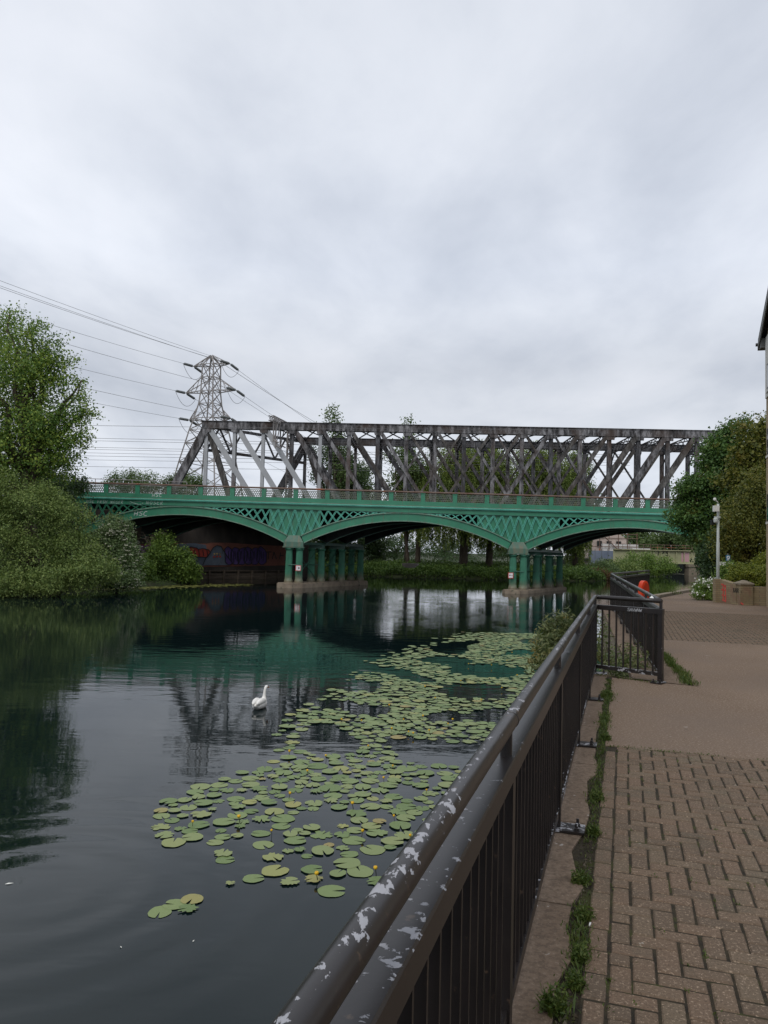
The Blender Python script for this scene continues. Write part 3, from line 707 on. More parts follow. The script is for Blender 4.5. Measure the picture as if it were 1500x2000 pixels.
# piers
def colprof():
    return [(0.40, 0.38), (0.40, 0.54), (0.36, 0.66), (0.335, 0.8), (0.325, 1.6), (0.30, 3.28), (0.30, 3.34), (0.37, 3.40), (0.40, 3.46), (0.40, 3.56)]
for xp in XP:
    wd = 1.18
    q = []
    ax = Vector((SKEW, 1, 0)).normalized()
    f = lambda u, y: (xp + SKEW * y + u, y, -1.6)
    outl_ = [f(-wd, -0.35), f(-wd * .55, -1.0), f(wd * .55, -1.0), f(wd, -0.35), f(wd, 9.3), f(0.5, 9.9), f(-.5, 9.9), f(-wd, 9.3)]
    mb = MB(); mb.prism(outl_, (0, 0, 1.6 + 0.32))
    mb.prism([(xp + SKEW * p[1] + (p[0] - xp - SKEW * p[1]) * .93, p[1] + (0.05 if p[1] < 5 else -.05), 0.32) for p in outl_], (0, 0, 0.07))
    pr = mb.build('pier_base', M['stone_pad'], gb)
    for k in range(NR):
        y = 0.12 + DY * k
        for u in (-0.47, 0.47):
            cx = xp + SKEW * y + u
            mb = MB(); nseg = 44
            prof = colprof()
            for r_, z in prof:
                for j in range(nseg):
                    a = 2 * math.pi * j / nseg; rr = r_ * (0.925 if (j % 2 and 0.7 < z < 3.3) else 1.0)
                    mb.v.append((cx + rr * math.cos(a), y + rr * math.sin(a), z))
            for i in range(len(prof) - 1):
                for j in range(nseg):
                    mb.f.append((i * nseg + j, i * nseg + (j + 1) % nseg, (i + 1) * nseg + (j + 1) % nseg, (i + 1) * nseg + j))
            mb.f.append(tuple((len(prof) - 1) * nseg + j for j in range(nseg)))
            mb.build('column', M['column'] if 'column' in M else M['green'], pr)
        if k:
            mb = MB(); mb.box((xp + SKEW * y, y, 3.72), (1.5, 0.7, 0.30)); mb.build('capital', M['green_dull'], pr)
        y_ = y
        mb = MB(); mb.tube([(xp + SKEW * y - .5, y_ - .32, 2.02), (xp + SKEW * y + .5, y_ - .32, 2.02)], 0.035, 8); mb.build('tie_rod', M['green_dull'], pr)
    mb = MB(); mb.beam((xp + SKEW * 0.6, 0.6, 3.98), (xp + SKEW * 9.4, 9.4, 3.98), 1.3, 0.24)
    mb.tube([(xp + SKEW * .3, .3, 2.02), (xp + SKEW * 9, 9, 2.02)], 0.03, 6)
    for k in range(NR - 1):
        y = 0.3 + DY * k
        mb.tube([(xp + SKEW * y, y, .7), (xp + SKEW * (y + 2.8), y + 2.8, 3.3)], 0.04, 6); mb.tube([(xp + SKEW * y, y, 3.3), (xp + SKEW * (y + 2.8), y + 2.8, .7)], 0.04, 6)
    mb.build('pier_bracing', M['green_dull'], pr)
    # capital block on the front pair
    mb = MB(); mb.box((xp, 0.1, 3.90), (1.78, 0.75, 0.42)); mb.box((xp, 0.1, 3.63), (1.95, 0.85, 0.10)); 
    b0 = len(mb.v)
    for z, hw, hy in ((4.11, 0.87, .36), (4.70, 0.50, .22)):
        mb.v += [(xp - hw, 0.1 - hy, z), (xp + hw, 0.1 - hy, z), (xp + hw, .1 + hy, z), (xp - hw, .1 + hy, z)]
    mb.f += [(b0, b0 + 1, b0 + 5, b0 + 4), (b0 + 1, b0 + 2, b0 + 6, b0 + 5), (b0 + 2, b0 + 3, b0 + 7, b0 + 6), (b0 + 3, b0, b0 + 4, b0 + 7), (b0 + 4, b0 + 5, b0 + 6, b0 + 7)]
    mb.build('capital', M['cap'] if 'cap' in M else M['green'], pr)
# spray-painted tags on the ironwork
GL = {'H': [[(0, 0), (.08, 1)], [(.75, 0), (.85, 1)], [(.02, .45), (.85, .55)]],
      'S': [[(.9, .92), (.5, 1), (.12, .82), (.2, .6), (.75, .45), (.85, .2), (.5, .02), (.05, .1)]],
      'C': [[(.9, .9), (.5, 1), (.1, .7), (.05, .35), (.3, .02), (.9, .12)]],
      'F': [[(.1, 0), (.15, 1), (.8, 1)], [(.12, .5), (.6, .55)]],
      'R': [[(.1, 0), (.12, 1), (.7, .95), (.75, .65), (.15, .5), (.8, 0)]],
      'N': [[(.05, 0), (.1, 1), (.75, .02), (.82, 1)]],
      'O': [[(.5, 1), (.12, .75), (.1, .25), (.45, 0), (.82, .25), (.85, .75), (.5, 1)]],
      'E': [[(.8, 1), (.12, .95), (.08, 0), (.8, .05)], [(.1, .5), (.65, .55)]],
      'A': [[(0, 0), (.45, 1), (.85, 0)], [(.15, .4), (.7, .4)]], 'V': [[(0, 1), (.4, 0), (.85, 1)]], 'W': [[(0, 1), (.2, 0), (.45, .7), (.65, 0), (.9, 1)]],
      'I': [[(.4, 0), (.45, 1)]], 'P': [[(.1, 0), (.12, 1), (.75, .9), (.7, .5), (.12, .45)]], 'T': [[(.4, 0), (.42, 1)], [(0, .95), (.85, 1)]]}
def write(mb, text, org, ux, uz, h, wd, sp, th, slant=0.12, nrm=(0, -1, 0)):
    """strokes on a surface: org + ux*x + uz*z"""
    org = Vector(org); ux = Vector(ux); uz = Vector(uz); x = 0.0; rr = random.Random(len(text) * 7)
    for ch in text:
        if ch in GL:
            dz = rr.uniform(-.06, .06) * h
            for st_ in GL[ch]:
                for (a, b_), (c, d) in zip(st_[:-1], st_[1:]):
                    mb.beam(org + ux * (x + a * wd + b_ * h * slant) + uz * (b_ * h + dz), org + ux * (x + c * wd + d * h * slant) + uz * (d * h + dz), th, 0.012, up=nrm)
        x += sp
    return mb
def btag(text, px, py, h, w_, sp, th, y0):
    p = BL(px, py, y0); mb = MB(); write(mb, text, (p.x, y0, p.z), (1, 0, 0), (0, 0, 1), h, w_, sp, th); mb.build('graffiti', M['white_spray'], gb)
btag('HSC', 297, 970, 0.30, 0.24, 0.32, 0.05, -0.012)
btag('HSC FRSH NOSER', 169, 982, 0.27, 0.19, 0.245, 0.032, -0.005)
btag('NOSER', 285, 985, 0.33, 0.26, 0.33, 0.035, -0.005)
btag('HSC', 262, 1007, 0.42, 0.34, 0.42, 0.07, -0.012)
p = BL(253, 982, -.005); mb = MB()
pts = [(p.x + 0.62 + .62 * math.cos(t * .9), -0.006, p.z + .02 + .14 * math.sin(t * 1.35)) for t in [i * .35 for i in range(30)]]
for a, c in zip(pts[:-1], pts[1:]): mb.beam(a, c, 0.035, 0.012, up=(0, 1, 0))
mb.build('graffiti', M['white_spray'], gb)
# notices on the columns
M['signwhite'] = noisy('sign_white', (0.72, 0.70, 0.70), (0.8, 0.78, 0.78), 3, 0.4, bs=0)
M['signred'] = noisy('sign_red', (0.5, 0.045, 0.04), (0.56, 0.06, 0.05), 3, 0.4, bs=0)
M['black'] = noisy('black_paint', (0.012, 0.012, 0.012), (0.02, 0.02, 0.02), 3, 0.4, bs=0)
def notice(px, py, y0, w_, h_, label, mark):
    p = GBM @ BL(px, py, y0)
    t = thing('notice_board', label, 'sign', tuple(p), 'red bordered notices on the bridge piers')
    mb = MB(); mb.box(p, (w_, 0.03, h_)); bd = mb.build('board', M['signred'], t)
    mb = MB(); mb.box(p + Vector((0, -.018, 0)), (w_ - .1, 0.012, h_ - .1)); mb.build('face', M['signwhite'], bd)
    mb = MB()
    for (dx, dz, ww, hh) in mark: mb.box(p + Vector((dx, -.028, dz)), (ww, 0.010, hh))
    mb.build('symbol', M['black'], bd)
notice(582.5, 1109.5, -0.42, 0.50, 0.52, 'white notice with red border and one black dot, on the left pier', [(.06, 0, .12, .12)])
notice(997.5, 1124.0, -0.42, 0.48, 0.52, 'white notice with red border and two black marks, on the right pier', [(-.08, .02, .12, .07), (.11, .0, .07, .06)])

# ================================================================== ABUTMENT BEHIND THE LEFT ARCH, with painted wall
A0, A1 = Vector((-31, 73.2, 0)), Vector((-9.2, 94.6, 0)); aD = (A1 - A0).normalized(); aN = Vector((aD.y, -aD.x, 0))
ab = thing('abutment', 'tall dark abutment wall covered in graffiti behind the left arch', 'wall', tuple(A0))
M['abut'] = noisy('dark_brick', (0.035, 0.03, 0.027), (0.075, 0.062, 0.052), 0.8, 0.9, c3=(0.11, 0.1, 0.08), s3=1.2, t3=(0.62, 0.75), stretch=(1, 1, .4))  # dark brick tone with paler patches
mb = MB(); mb.prism([zat(A0, -1), zat(A1, -1), zat(A1 - aN * 4, -1), zat(A0 - aN * 4, -1)], (0, 0, 7.95)); mb.build('wall', M['abut'], ab)
def AW(px, py, k):
    d = ray(px, py); o = A0 + aN * k; t = (o - CAM).dot(aN) / d.dot(aN); return CAM + d * t
def patch(name, pts, k, mat, label=None):
    q = [AW(x, y, k) for x, y in pts]; mb = MB(); mb.prism(q, -aN * 0.02); return mb.build(name, mat, ab, label=label)
def spray(name, c, c2): M[name] = noisy(name, tuple(x * .55 + .012 for x in c), tuple(x * .55 + .012 for x in c2), 1.2, 0.75, bs=0, c3=(.06, .05, .05), s3=1.5, t3=(.56, .75))
spray('spray_salmon', (0.34, 0.115, 0.075), (0.46, 0.17, 0.11)); spray('spray_violet', (0.11, 0.055, 0.28), (0.19, 0.10, 0.40)); spray('spray_pink', (0.38, 0.13, 0.46), (0.50, 0.2, 0.58))
spray('spray_red', (0.5, 0.045, 0.025), (0.6, 0.08, 0.04)); spray('spray_slate', (0.12, 0.16, 0.22), (0.18, 0.23, 0.30)); spray('spray_yellow', (0.6, 0.42, 0.12), (0.7, 0.5, 0.16)); spray('spray_blue', (0.09, 0.13, 0.3), (0.13, 0.19, 0.40))
patch('graffiti', [(262, 1102), (262, 1064), (330, 1060), (404, 1062), (412, 1060), (446, 1060), (500, 1064), (566, 1067), (570, 1104), (400, 1107)], 0.02, M['spray_salmon'])
patch('graffiti', [(255, 1097), (258, 1070), (268, 1064), (282, 1066), (292, 1064), (305, 1068), (320, 1066), (322, 1094), (300, 1098), (292, 1090), (280, 1098)], 0.05, M['spray_pink'])
patch('graffiti', [(324, 1104), (330, 1080), (348, 1062), (380, 1061), (402, 1064), (404, 1072), (400, 1105)], 0.05, M['spray_slate'])
rl = [(366, 1072), (372, 1068), (384, 1070), (388, 1073), (396, 1071), (408, 1074), (411, 1080), (404, 1089), (392, 1088), (380, 1087), (370, 1082)]
patch('graffiti', [(x, y - 0) for x, y in rl], 0.08, M['spray_red'])
patch('graffiti', [(396, 1104), (402, 1090), (410, 1080), (416, 1070), (424, 1065), (432, 1067), (437, 1076), (445, 1088), (452, 1097), (450, 1104)], 0.08, M['spray_slate'])
for (x, y) in ((419, 1082), (424, 1081.5), (429.5, 1082)): patch('graffiti', [(x - 2, y), (x, y - 2), (x + 2, y), (x, y + 2)], 0.11, M['spray_yellow'])
for (x, y) in ((418, 1087.5), (424, 1087), (430, 1087)): patch('graffiti', [(x - 2.4, y), (x, y - 2.4), (x + 2.4, y), (x, y + 2.4)], 0.11, M['spray_red'])
for i, xx in enumerate((442, 456, 469, 480, 494, 506)):
    w_ = 15; j = (i * 37 % 5) - 2
    patch('graffiti', [(xx - 2, 1100 + j), (xx - 3, 1074 + j), (xx + 3, 1069 + j), (xx + w_ - 4, 1071 - j), (xx + w_, 1080), (xx + w_ - 1, 1096 - j), (xx + w_ - 6, 1102), (xx + 4, 1103)], 0.08 + .004 * i, M['spray_violet'])
mb = MB()
rr = random.Random(4)
for i, xx in enumerate((442, 455, 468, 480, 493, 506)):
    j = (i * 37 % 5) - 2
    o_ = [(xx - 2, 1100 + j), (xx - 3, 1074 + j), (xx + 3, 1069 + j), (xx + 11, 1071 - j), (xx + 15, 1080), (xx + 14, 1096 - j), (xx + 9, 1102), (xx + 4, 1103)]
    for k in range(8): mb.beam(AW(*o_[k], 0.13), AW(*o_[(k + 1) % 8], 0.13), 0.07, 0.02, up=tuple(aN))
    mb.beam(AW(xx + 4, 1076, .13), AW(xx + 5, 1092, .13), .07, .02, up=tuple(aN)); mb.beam(AW(xx + 9, 1078, .13), AW(xx + 8, 1096, .13), .07, .02, up=tuple(aN))
for o_ in (rl, [(396, 1104), (402, 1090), (410, 1080), (416, 1070), (424, 1065), (432, 1067), (437, 1076), (445, 1088), (452, 1097)]):
    for k in range(len(o_) - 1): mb.beam(AW(*o_[k], 0.13), AW(*o_[k + 1], 0.13), 0.08, 0.02, up=tuple(aN))
for k in range(5): mb.beam(AW(372 + k * 8, 1074, .13), AW(374 + k * 8, 1086, .13), .08, .02, up=tuple(aN))
for a_, b_ in (((275, 1076), (272, 1084)), ((272, 1084), (276, 1087)), ((293, 1070), (297, 1080)), ((300, 1074), (293, 1088)), ((524, 1078), (524, 1092)), ((520, 1078), (530, 1078)), ((535, 1078), (532, 1092)), ((535, 1078), (540, 1092)), ((548, 1079), (546, 1092)), ((546, 1085), (554, 1085))): mb.beam(AW(*a_, 0.13), AW(*b_, 0.13), 0.1, 0.02, up=tuple(aN))
mb.build('graffiti', M['black'], ab)
# timber revetment below it
M['timber'] = noisy('wet_timber', (0.085, 0.065, 0.048), (0.15, 0.12, 0.09), 2.0, 0.85, stretch=(.4, .4, 3))
B0, B1 = Vector((-20.6, 82.0, 0)), Vector((-10.0, 92.6, 0)); bD = (B1 - B0).normalized(); bN = Vector((bD.y, -bD.x, 0))
rv = thing('timber_revetment', 'low timber bank edging along the water under the left arch', 'revetment', tuple(B0))
mb = MB()
for k in range(3): mb.beam(zat(B0, -.2 + .3 * k + .12), zat(B1, -.2 + .3 * k + .12), 0.1, 0.28)
mb.build('planking', M['timber'], rv)
for i in range(8):
    p = B0 + (B1 - B0) * (i + .3) / 8 + bN * .12; mb = MB(); mb.box((p.x, p.y, 0.3), (.2, .2, 1.3), math.atan2(bD.y, bD.x)); mb.build('post', M['timber'], rv)
mb = MB(); mb.beam(zat(B0, 0.86), zat(B1, 0.86), 0.3, 0.08); mb.build('capping', M['timber'], rv)
mb = MB(); mb.poly([zat(B0, .8), zat(B1, .8), zat(B1 - bN * 3.2, .85), zat(B0 - bN * 3.2, .85)]); struct(mb.build('towpath', M['ground']))

# ================================================================== TRUSS BRIDGE
TY = 82.5
tb = thing('truss_bridge', 'long blackened steel truss bridge standing behind the green arch bridge', 'bridge', (P(902, 1000, TY).x, TY, 0), turned=(0, 0, R(-1.6)))
bpy.context.view_layer.update()
TBM = tb.matrix_world.copy(); TBI = TBM.inverted()
def TL(px, py, y0=0.0): return planept(TBI, px, py, y0)
NODE = (TL(1303.5, 900).x - TL(402, 900).x) / 16.0
TX0 = TL(402, 900).x
zt_, zb_ = TL(902, 840).z, 7.35
node = lambda i: TX0 + NODE * i
FO = Vector((NODE * 3, 11.2, 0))
LAST = 18
def truss_plane(o, near):
    def V(x, z, y=0): return (x + o.x, o.y + y, z)
    mk = lambda nm, a, b, w_, t_, mat, lab=None: MB().beam(a, b, w_, t_, up=(0, 1, 0)).build(nm, mat, tb, label=lab)
    main = M['truss'] if near else M['truss_dark']
    mb = MB(); mb.box(V((node(0) + node(LAST)) / 2, zt_), (NODE * LAST + 1.0, 0.62, 0.80))
    mb.box(V((node(0) + node(LAST)) / 2, zt_ + .425), (NODE * LAST + 1.15, 0.82, 0.05)); mb.box(V((node(0) + node(LAST)) / 2, zt_ - .38), (NODE * LAST + .6, 0.74, 0.05))
    mb.build('top_chord', main, tb)
    mb = MB(); mb.box(V((node(0) + node(LAST)) / 2, zb_), (NODE * (LAST + 3), 0.6, 0.8)); mb.build('bottom_chord', M['truss_rust'], tb)
    mk('end_post', V(node(0) - NODE * 1.5, zb_), V(node(0) + .1, zt_ - .1), 0.85, 0.62, main)
    mk('end_post', V(node(LAST) + NODE * 1.5, zb_), V(node(LAST) - .1, zt_ - .1), 0.85, 0.62, main)
    for i in range(LAST + 1):
        grey = near and i in (0, 1, 2, 4)
        wv = 0.42 if i not in (0, 2, 4) else 0.36
        mk('vertical', V(node(i), zb_ + .4), V(node(i), zt_ - .38), wv, 0.40, M['grey_new'] if (near and i in (0, 2, 4)) else (M['truss'] if i % 3 else M['truss_dark']), 'freshly painted grey vertical' if grey and i != 1 else None)
        if near and i == 1: mk('vertical_cladding', V(node(i) - .02, zb_ + 4.2, -.22), V(node(i) - .02, zt_ - .40, -.22), 0.34, .05, M['grey_new'])
        # gussets
        mb = MB(); mb.prism([V(node(i) - .45, zt_ - .35, -.33), V(node(i) + .55, zt_ - .35, -.33), V(node(i) + .5, zt_ - .8, -.33), V(node(i) - .3, zt_ - .8, -.33)], (0, .03, 0)); mb.build('gusset', main, tb)
    for i in range(0, 13):                       # ties falling to the right
        wd = 0.54 if i < 4 else (0.40 if i < 7 else (0.29 if i < 10 else 0.22))
        g = near and i in (0, 1, 2)
        yy = -.24 if i < 9 else -.16
        mk('diagonal', V(node(i) + .25, zt_ - .3, yy), V(node(i + 2), zb_, yy), wd, 0.06 if g else 0.08, M['grey_new'] if g else (M['truss_rust'] if i in (5, 7, 8, 11) else main), 'freshly painted grey diagonal' if g else None)
        if i < 9: mk('diagonal', V(node(i) + .25, zt_ - .3, .22), V(node(i + 2), zb_, .22), wd, 0.06, M['grey_new'] if g else main)
    mk('diagonal', V(node(0) + .1, zt_ - .2, 0), V(node(1) + .15, zb_, 0), 0.62, 0.4, M['truss_rust'])
    mk('diagonal', V(node(LAST) - .1, zt_ - .2, 0), V(node(LAST - 1) - .15, zb_, 0), 0.62, 0.4, M['truss_rust'])
    for j in range(8, LAST + 1):                 # ties falling to the left
        wd = 0.54 if j > 14 else (0.40 if j > 11 else (0.29 if j > 9 else 0.22))
        yy = -.30 if j > 10 else -.10
        mk('diagonal', V(node(j) - .25, zt_ - .3, yy), V(node(j - 2), zb_, yy), wd, 0.08, M['truss_rust'] if j % 4 else main)
        if j > 11: mk('diagonal', V(node(j) - .25, zt_ - .3, .26), V(node(j - 2), zb_, .26), wd, 0.08, M['truss_rust'])
truss_plane(Vector((0, 0, 0)), True)
truss_plane(FO, False)
# overhead bracing between the two trusses
def lattice_girder(mb, a, b, depth, nb, t_=0.10, lat=0.06):
    a = Vector(a); b = Vector(b); dz = Vector((0, 0, depth))
    mb.beam(a, b, t_ * 1.4, t_); mb.beam(a - dz, b - dz, t_ * 1.4, t_)
    for k in range(nb):
        p = a + (b - a) * (k / nb); q = a + (b - a) * ((k + 1) / nb)
        mb.beam(p, q - dz, lat, lat); mb.beam(p - dz, q, lat, lat)
for i in range(0, LAST - 2):
    mb = MB()
    a = Vector((node(i + 3), 0.3, zt_ + .1)); b = Vector((node(i) + FO.x, FO.y - .3, zt_ + .1))
    lattice_girder(mb, a, b, 0.95 if i % 2 == 0 else .55, 7)
    for (u, v_) in (((node(i + 3), .3), (node(i - 1) + FO.x, FO.y)), ((node(i + 2), .3), (node(i) + FO.x, FO.y))):
        mb.beam((u[0], u[1], zt_ + .25), (v_[0], v_[1], zt_ + .25), .12, .10)
    for sgn, q, dd in ((1, a, 1), (-1, b, -1)):   # knee braces
        mb.beam(q + Vector((0, 1.7 * dd, -.9)), q + Vector((0, 0.05 * dd, -2.2)), .12, .12)
    mb.build('cross_bracing', M['truss_dark'], tb)
for (a, b) in (((node(0), .2), (node(0) + FO.x, FO.y)), ((node(LAST), .2), (node(LAST) + FO.x, FO.y))):
    mb = MB(); A_, B_ = Vector((a[0], a[1], zt_ - .1)), Vector((b[0], b[1], zt_ - .1))
    mb.beam(A_, B_, .25, .3); mb.beam(A_ - Vector((0, 0, 2.6)), B_ - Vector((0, 0, 2.6)), .25, .3)
    for k in range(9):
        p = A_ + (B_ - A_) * (k / 9); q = A_ + (B_ - A_) * ((k + 1) / 9); dz = Vector((0, 0, 2.6))
        if k % 2: mb.beam(p, q - dz, .16, .16)
        else: mb.beam(p - dz, q, .16, .16)
    mb.build('portal_bracing', M['truss_dark'], tb)
mb = MB(); mb.prism([(node(-1.5), .3, zb_ + .3), (node(LAST + 1.5), .3, zb_ + .3), (node(LAST + 1.5) + FO.x, FO.y - .3, zb_ + .3), (node(-1.5) + FO.x, FO.y - .3, zb_ + .3)], (0, 0, .35)); mb.build('deck', M['under'], tb)
# ---- overhead-line gantry
gp0 = P(564, 950, 87.5)
ga = thing('overhead_line_gantry', 'lattice mast and boom of the railway overhead line near the left truss end', 'gantry', (gp0.x, gp0.y, 8.0))
def lat_mast(mb, a, b, w_, n, t_):
    a = Vector(a); b = Vector(b); d = (b - a).normalized(); x = Vector((0, 0, 1)).cross(d)
    if x.length < .1: x = Vector((1, 0, 0))
    x.normalize(); y = d.cross(x); cs = [x * w_ / 2 + y * w_ / 2, x * w_ / 2 - y * w_ / 2, -x * w_ / 2 - y * w_ / 2, -x * w_ / 2 + y * w_ / 2]
    for c in cs: mb.beam(a + c, b + c, t_, t_)
    for k in range(n):
        p = a + (b - a) * (k / n); q = a + (b - a) * ((k + 1) / n)
        for i in range(4):
            mb.beam(p + cs[i], q + cs[(i + 1) % 4], t_ * .6, t_ * .6)
            mb.beam(p + cs[i], p + cs[(i + 1) % 4], t_ * .6, t_ * .6)
gtop = P(564, 845, 87.5)
mb = MB(); lat_mast(mb, (gp0.x, gp0.y, 8.0), (gp0.x, gp0.y, gtop.z + .3), 0.62, 13, 0.12); mb.build('mast', M['pylon'], ga)
bend = P(529, 824, 80.4)
mb = MB(); lat_mast(mb, (gp0.x + .3, gp0.y, 17.25), (bend.x, bend.y, 17.25), 0.50, 14, 0.075); mb.build('boom', M['pylon'], ga)
mb = MB()
for f_, dz in ((.75, 2.9), (.86, 2.4), (.52, 2.6)):
    p = Vector((gp0.x, gp0.y, 17.2)).lerp(Vector((bend.x, bend.y, 17.2)), f_)
    mb.beam(p, p - Vector((0, 0, dz)), .13, .13); mb.beam(p + Vector((.45, .5, 0)), p - Vector((0, 0, dz)), .08, .08); mb.tube([p - Vector((0, 0, dz * .9)), p - Vector((-.6, .1, dz * 1.02))], .08, 6)
mb.build('hanger', M['pylon'], ga)

# ================================================================== PYLON AND WIRES
PYY = 132.0
ptop = P(414, 696, PYY); px0 = ptop.x
py = thing('electricity_pylon', 'tall steel lattice electricity pylon with six arms behind the left end of the truss', 'pylon', (px0, PYY, 1.0))
yawp = R(-21); cxp, sxp = math.cos(yawp), math.sin(yawp)
def PV(u, v_, z): return Vector((px0 + u * cxp - v_ * sxp, PYY + u * sxp + v_ * cxp, z))
def zpx(y): return P(414, y, PYY).z
zl, zm, zh, zT = zpx(819), zpx(765), zpx(713), ptop.z
prof = [(1.0, 5.4), (zpx(950), 4.2), (zpx(905), 3.5), (zpx(868), 2.85), (zpx(842), 2.4), (zl, 1.9), (zpx(790), 1.4), (zm, 1.2), (zpx(738), 1.15), (zh, 1.1), (zT, 0.15)]
mb = MB()
cr = ((-1, -1), (1, -1), (1, 1), (-1, 1))
for (z0, h0), (z1, h1) in zip(prof[:-1], prof[1:]):
    for i in range(4):
        a, c = cr[i], cr[(i + 1) % 4]
        mb.beam(PV(a[0] * h0, a[1] * h0, z0), PV(a[0] * h1, a[1] * h1, z1), .20, .20)
        mb.beam(PV(a[0] * h0, a[1] * h0, z0), PV(c[0] * h1, c[1] * h1, z1), .10, .10)
        mb.beam(PV(c[0] * h0, c[1] * h0, z0), PV(a[0] * h1, a[1] * h1, z1), .10, .10)
        mb.beam(PV(a[0] * h1, a[1] * h1, z1), PV(c[0] * h1, c[1] * h1, z1), .11, .11)
mb.build('tower', M['pylon'], py)
armtips = []
for z, half, hb, up in ((zl, 4.2, 1.9, 1.9), (zm, 5.1, 1.2, 2.4), (zh, 3.7, 1.1, 1.7)):
    for sg in (-1, 1):
        mb = MB(); tip = PV(sg * half, 0, z)
        hu = np.interp(z + up, [p[0] for p in prof], [p[1] for p in prof])
        for vv in (-1, 1):
            mb.beam(PV(sg * hb, vv * hb, z), tip, .15, .15); mb.beam(PV(sg * hu, vv * hu, z + up), tip, .12, .12)
            for f_ in (.35, .65):
                mb.beam(PV(sg * hb, vv * hb, z).lerp(tip, f_), PV(sg * hu, vv * hu, z + up).lerp(tip, f_ - .2), .07, .07)
        for f_ in (0.3, .6): mb.beam(PV(sg * hb, -hb, z).lerp(tip, f_), PV(sg * hb, hb, z).lerp(tip, f_ + .15), .07, .07)
        mb.build('cross_arm', M['pylon'], py); armtips.append((tip, sg))
NEXT = Vector((-185, 42, 2.5)); PREV = Vector((120, 265, -3))
dirL = Vector((-.40, -.92, 0)).normalized(); dirR = Vector((.36, .93, 0)).normalized()
def insulator(a, b):
    mb = MB(); a = Vector(a); b = Vector(b); n = 11; pts = []; rs = []
    for k in range(n * 2 + 1):
        pts.append(a.lerp(b, .12 + .76 * k / (2 * n))); rs.append(.24 if k % 2 else .10)
    mb.tube([a, pts[0]], .05, 6); mb.tube(pts, rs, 8); mb.tube([pts[-1], b], .05, 6)
    return mb.build('insulator', M['insul'], py)
def wire(name, a, b, sag, r, label, cat='power line', group=None, n=26):
    a = Vector(a); b = Vector(b)
    o = MB().tube([a.lerp(b, k / n) - Vector((0, 0, 4 * sag * (k / n) * (1 - k / n))) for k in range(n + 1)], r, 5).build(name, M['wire'])
    return tag(o, label, cat, group)
lab = {0: 'lowest', 1: 'middle', 2: 'top'}
for i, (tip, sg) in enumerate(armtips):
    lv = lab[i // 2]; sd_ = 'left' if sg < 0 else 'right'
    eL = tip + dirL * 2.9 - Vector((0, 0, .15)); eR = tip + dirR * 2.9 - Vector((0, 0, .55))
    insulator(tip, eL); insulator(tip, eR)
    mb = MB(); n = 14
    mb.tube([eL.lerp(eR, k / n) - Vector((0, 0, 4 * 1.9 * (k / n) * (1 - k / n))) for k in range(n + 1)], .035, 5); mb.build('jumper_loop', M['wire'], py)
    far_ = tip + dirL * 150 + Vector((0, 0, 1.0)); wire('power_line', eL, far_, 2.4, .025, '%s power line from the %s arm of the pylon, running off to the left' % (lv, sd_))
    far_ = tip + dirR * 200 + Vector((0, 0, -9)); wire('power_line', eR, far_, 6.5, .027, '%s power line from the %s arm of the pylon, falling away behind the truss' % (lv, sd_))
for k, dz in ((0, 0), (1, -.5)):
    wire('earth_wire', Vector((px0, PYY, zT - k * .4)), Vector((px0, PYY, zT)) + dirL * 150 + Vector((0, 0, 1.5 - 1.2 * k)), 1.8, .024, ('upper' if k == 0 else 'lower') + ' of the two wires leaving the peak of the pylon to the left')
wire('earth_wire', Vector((px0, PYY, zT)), Vector((px0, PYY, zT)) + dirR * 200 + Vector((0, 0, -8)), 5, .036, 'wire leaving the peak of the pylon to the right')
# railway overhead wires, almost level, seen through the truss
for i, (y0, y1, D) in enumerate(((829, 829, 79), (853, 861, 86), (858, 866, 90), (871, 878, 86), (875, 883, 90), (882, 889, 97), (888, 893, 86), (896, 899, 97), (909, 912, 90))):
    a = P(60, y0, D - 1); b = P(1230, y1 + 10, D + 1.5)
    wire('overhead_wire', a, b, 0.15, .020, 'level railway wire crossing behind the left trees and through the truss', 'wire', 'overhead wires of the railway', n=8)

# ---- handrail fence on the railway bank, left
fx0, fx1 = P(150, 934, 76), P(365, 937, 77.5)
hf = thing('handrail_fence', 'thin grey handrail fence above the left end of the green parapet', 'fence', (fx0.x, fx0.y, 8.2))
mb = MB(); mb.tube([(fx0.x, fx0.y, fx0.z), (fx1.x, fx1.y, fx0.z)], .035, 6); mb.build('top_rail', M['pylon'], hf)
mb = MB(); mb.tube([(fx0.x, fx0.y, fx0.z - .5), (fx1.x, fx1.y, fx0.z - .5)], .03, 6); mb.build('mid_rail', M['pylon'], hf)
for k in range(7):
    p = fx0.lerp(fx1, k / 6); MB().tube([(p.x, p.y, 8.0), (p.x, p.y, fx0.z)], .035, 6).build('post', M['pylon'], hf)

# ================================================================== FAR GIRDER BRIDGE, HOARDING, BUILDING
gi0 = P(1262, 1074, 152); gi1 = P(1352, 1077, 152)
gb2 = thing('girder_bridge', 'low cream girder bridge over the side channel beyond the right arch', 'bridge', (gi0.x, 152, 0))
M['cream_paint'] = noisy('cream_girder_paint', (0.30, 0.30, 0.17), (0.40, 0.39, 0.24), 0.4, 0.7, c3=(0.2, 0.16, 0.1), s3=0.8)
M['pink_spray'] = noisy('pink_spray', (0.46, 0.26, 0.28), (0.52, 0.32, 0.34), 0.8, 0.7, bs=0)
zt2, zb2 = P(1300, 1075, 152).z, P(1300, 1100, 152).z
mb = MB(); mb.box(((gi0.x + gi1.x) / 2 - 3, 152, (zt2 + zb2) / 2), (gi1.x - gi0.x + 7, .3, zt2 - zb2)); mb.box(((gi0.x + gi1.x) / 2 - 3, 151.8, zt2), (gi1.x - gi0.x + 7, .8, .15)); mb.box(((gi0.x + gi1.x) / 2 - 3, 151.8, zb2), (gi1.x - gi0.x + 7, .8, .15))
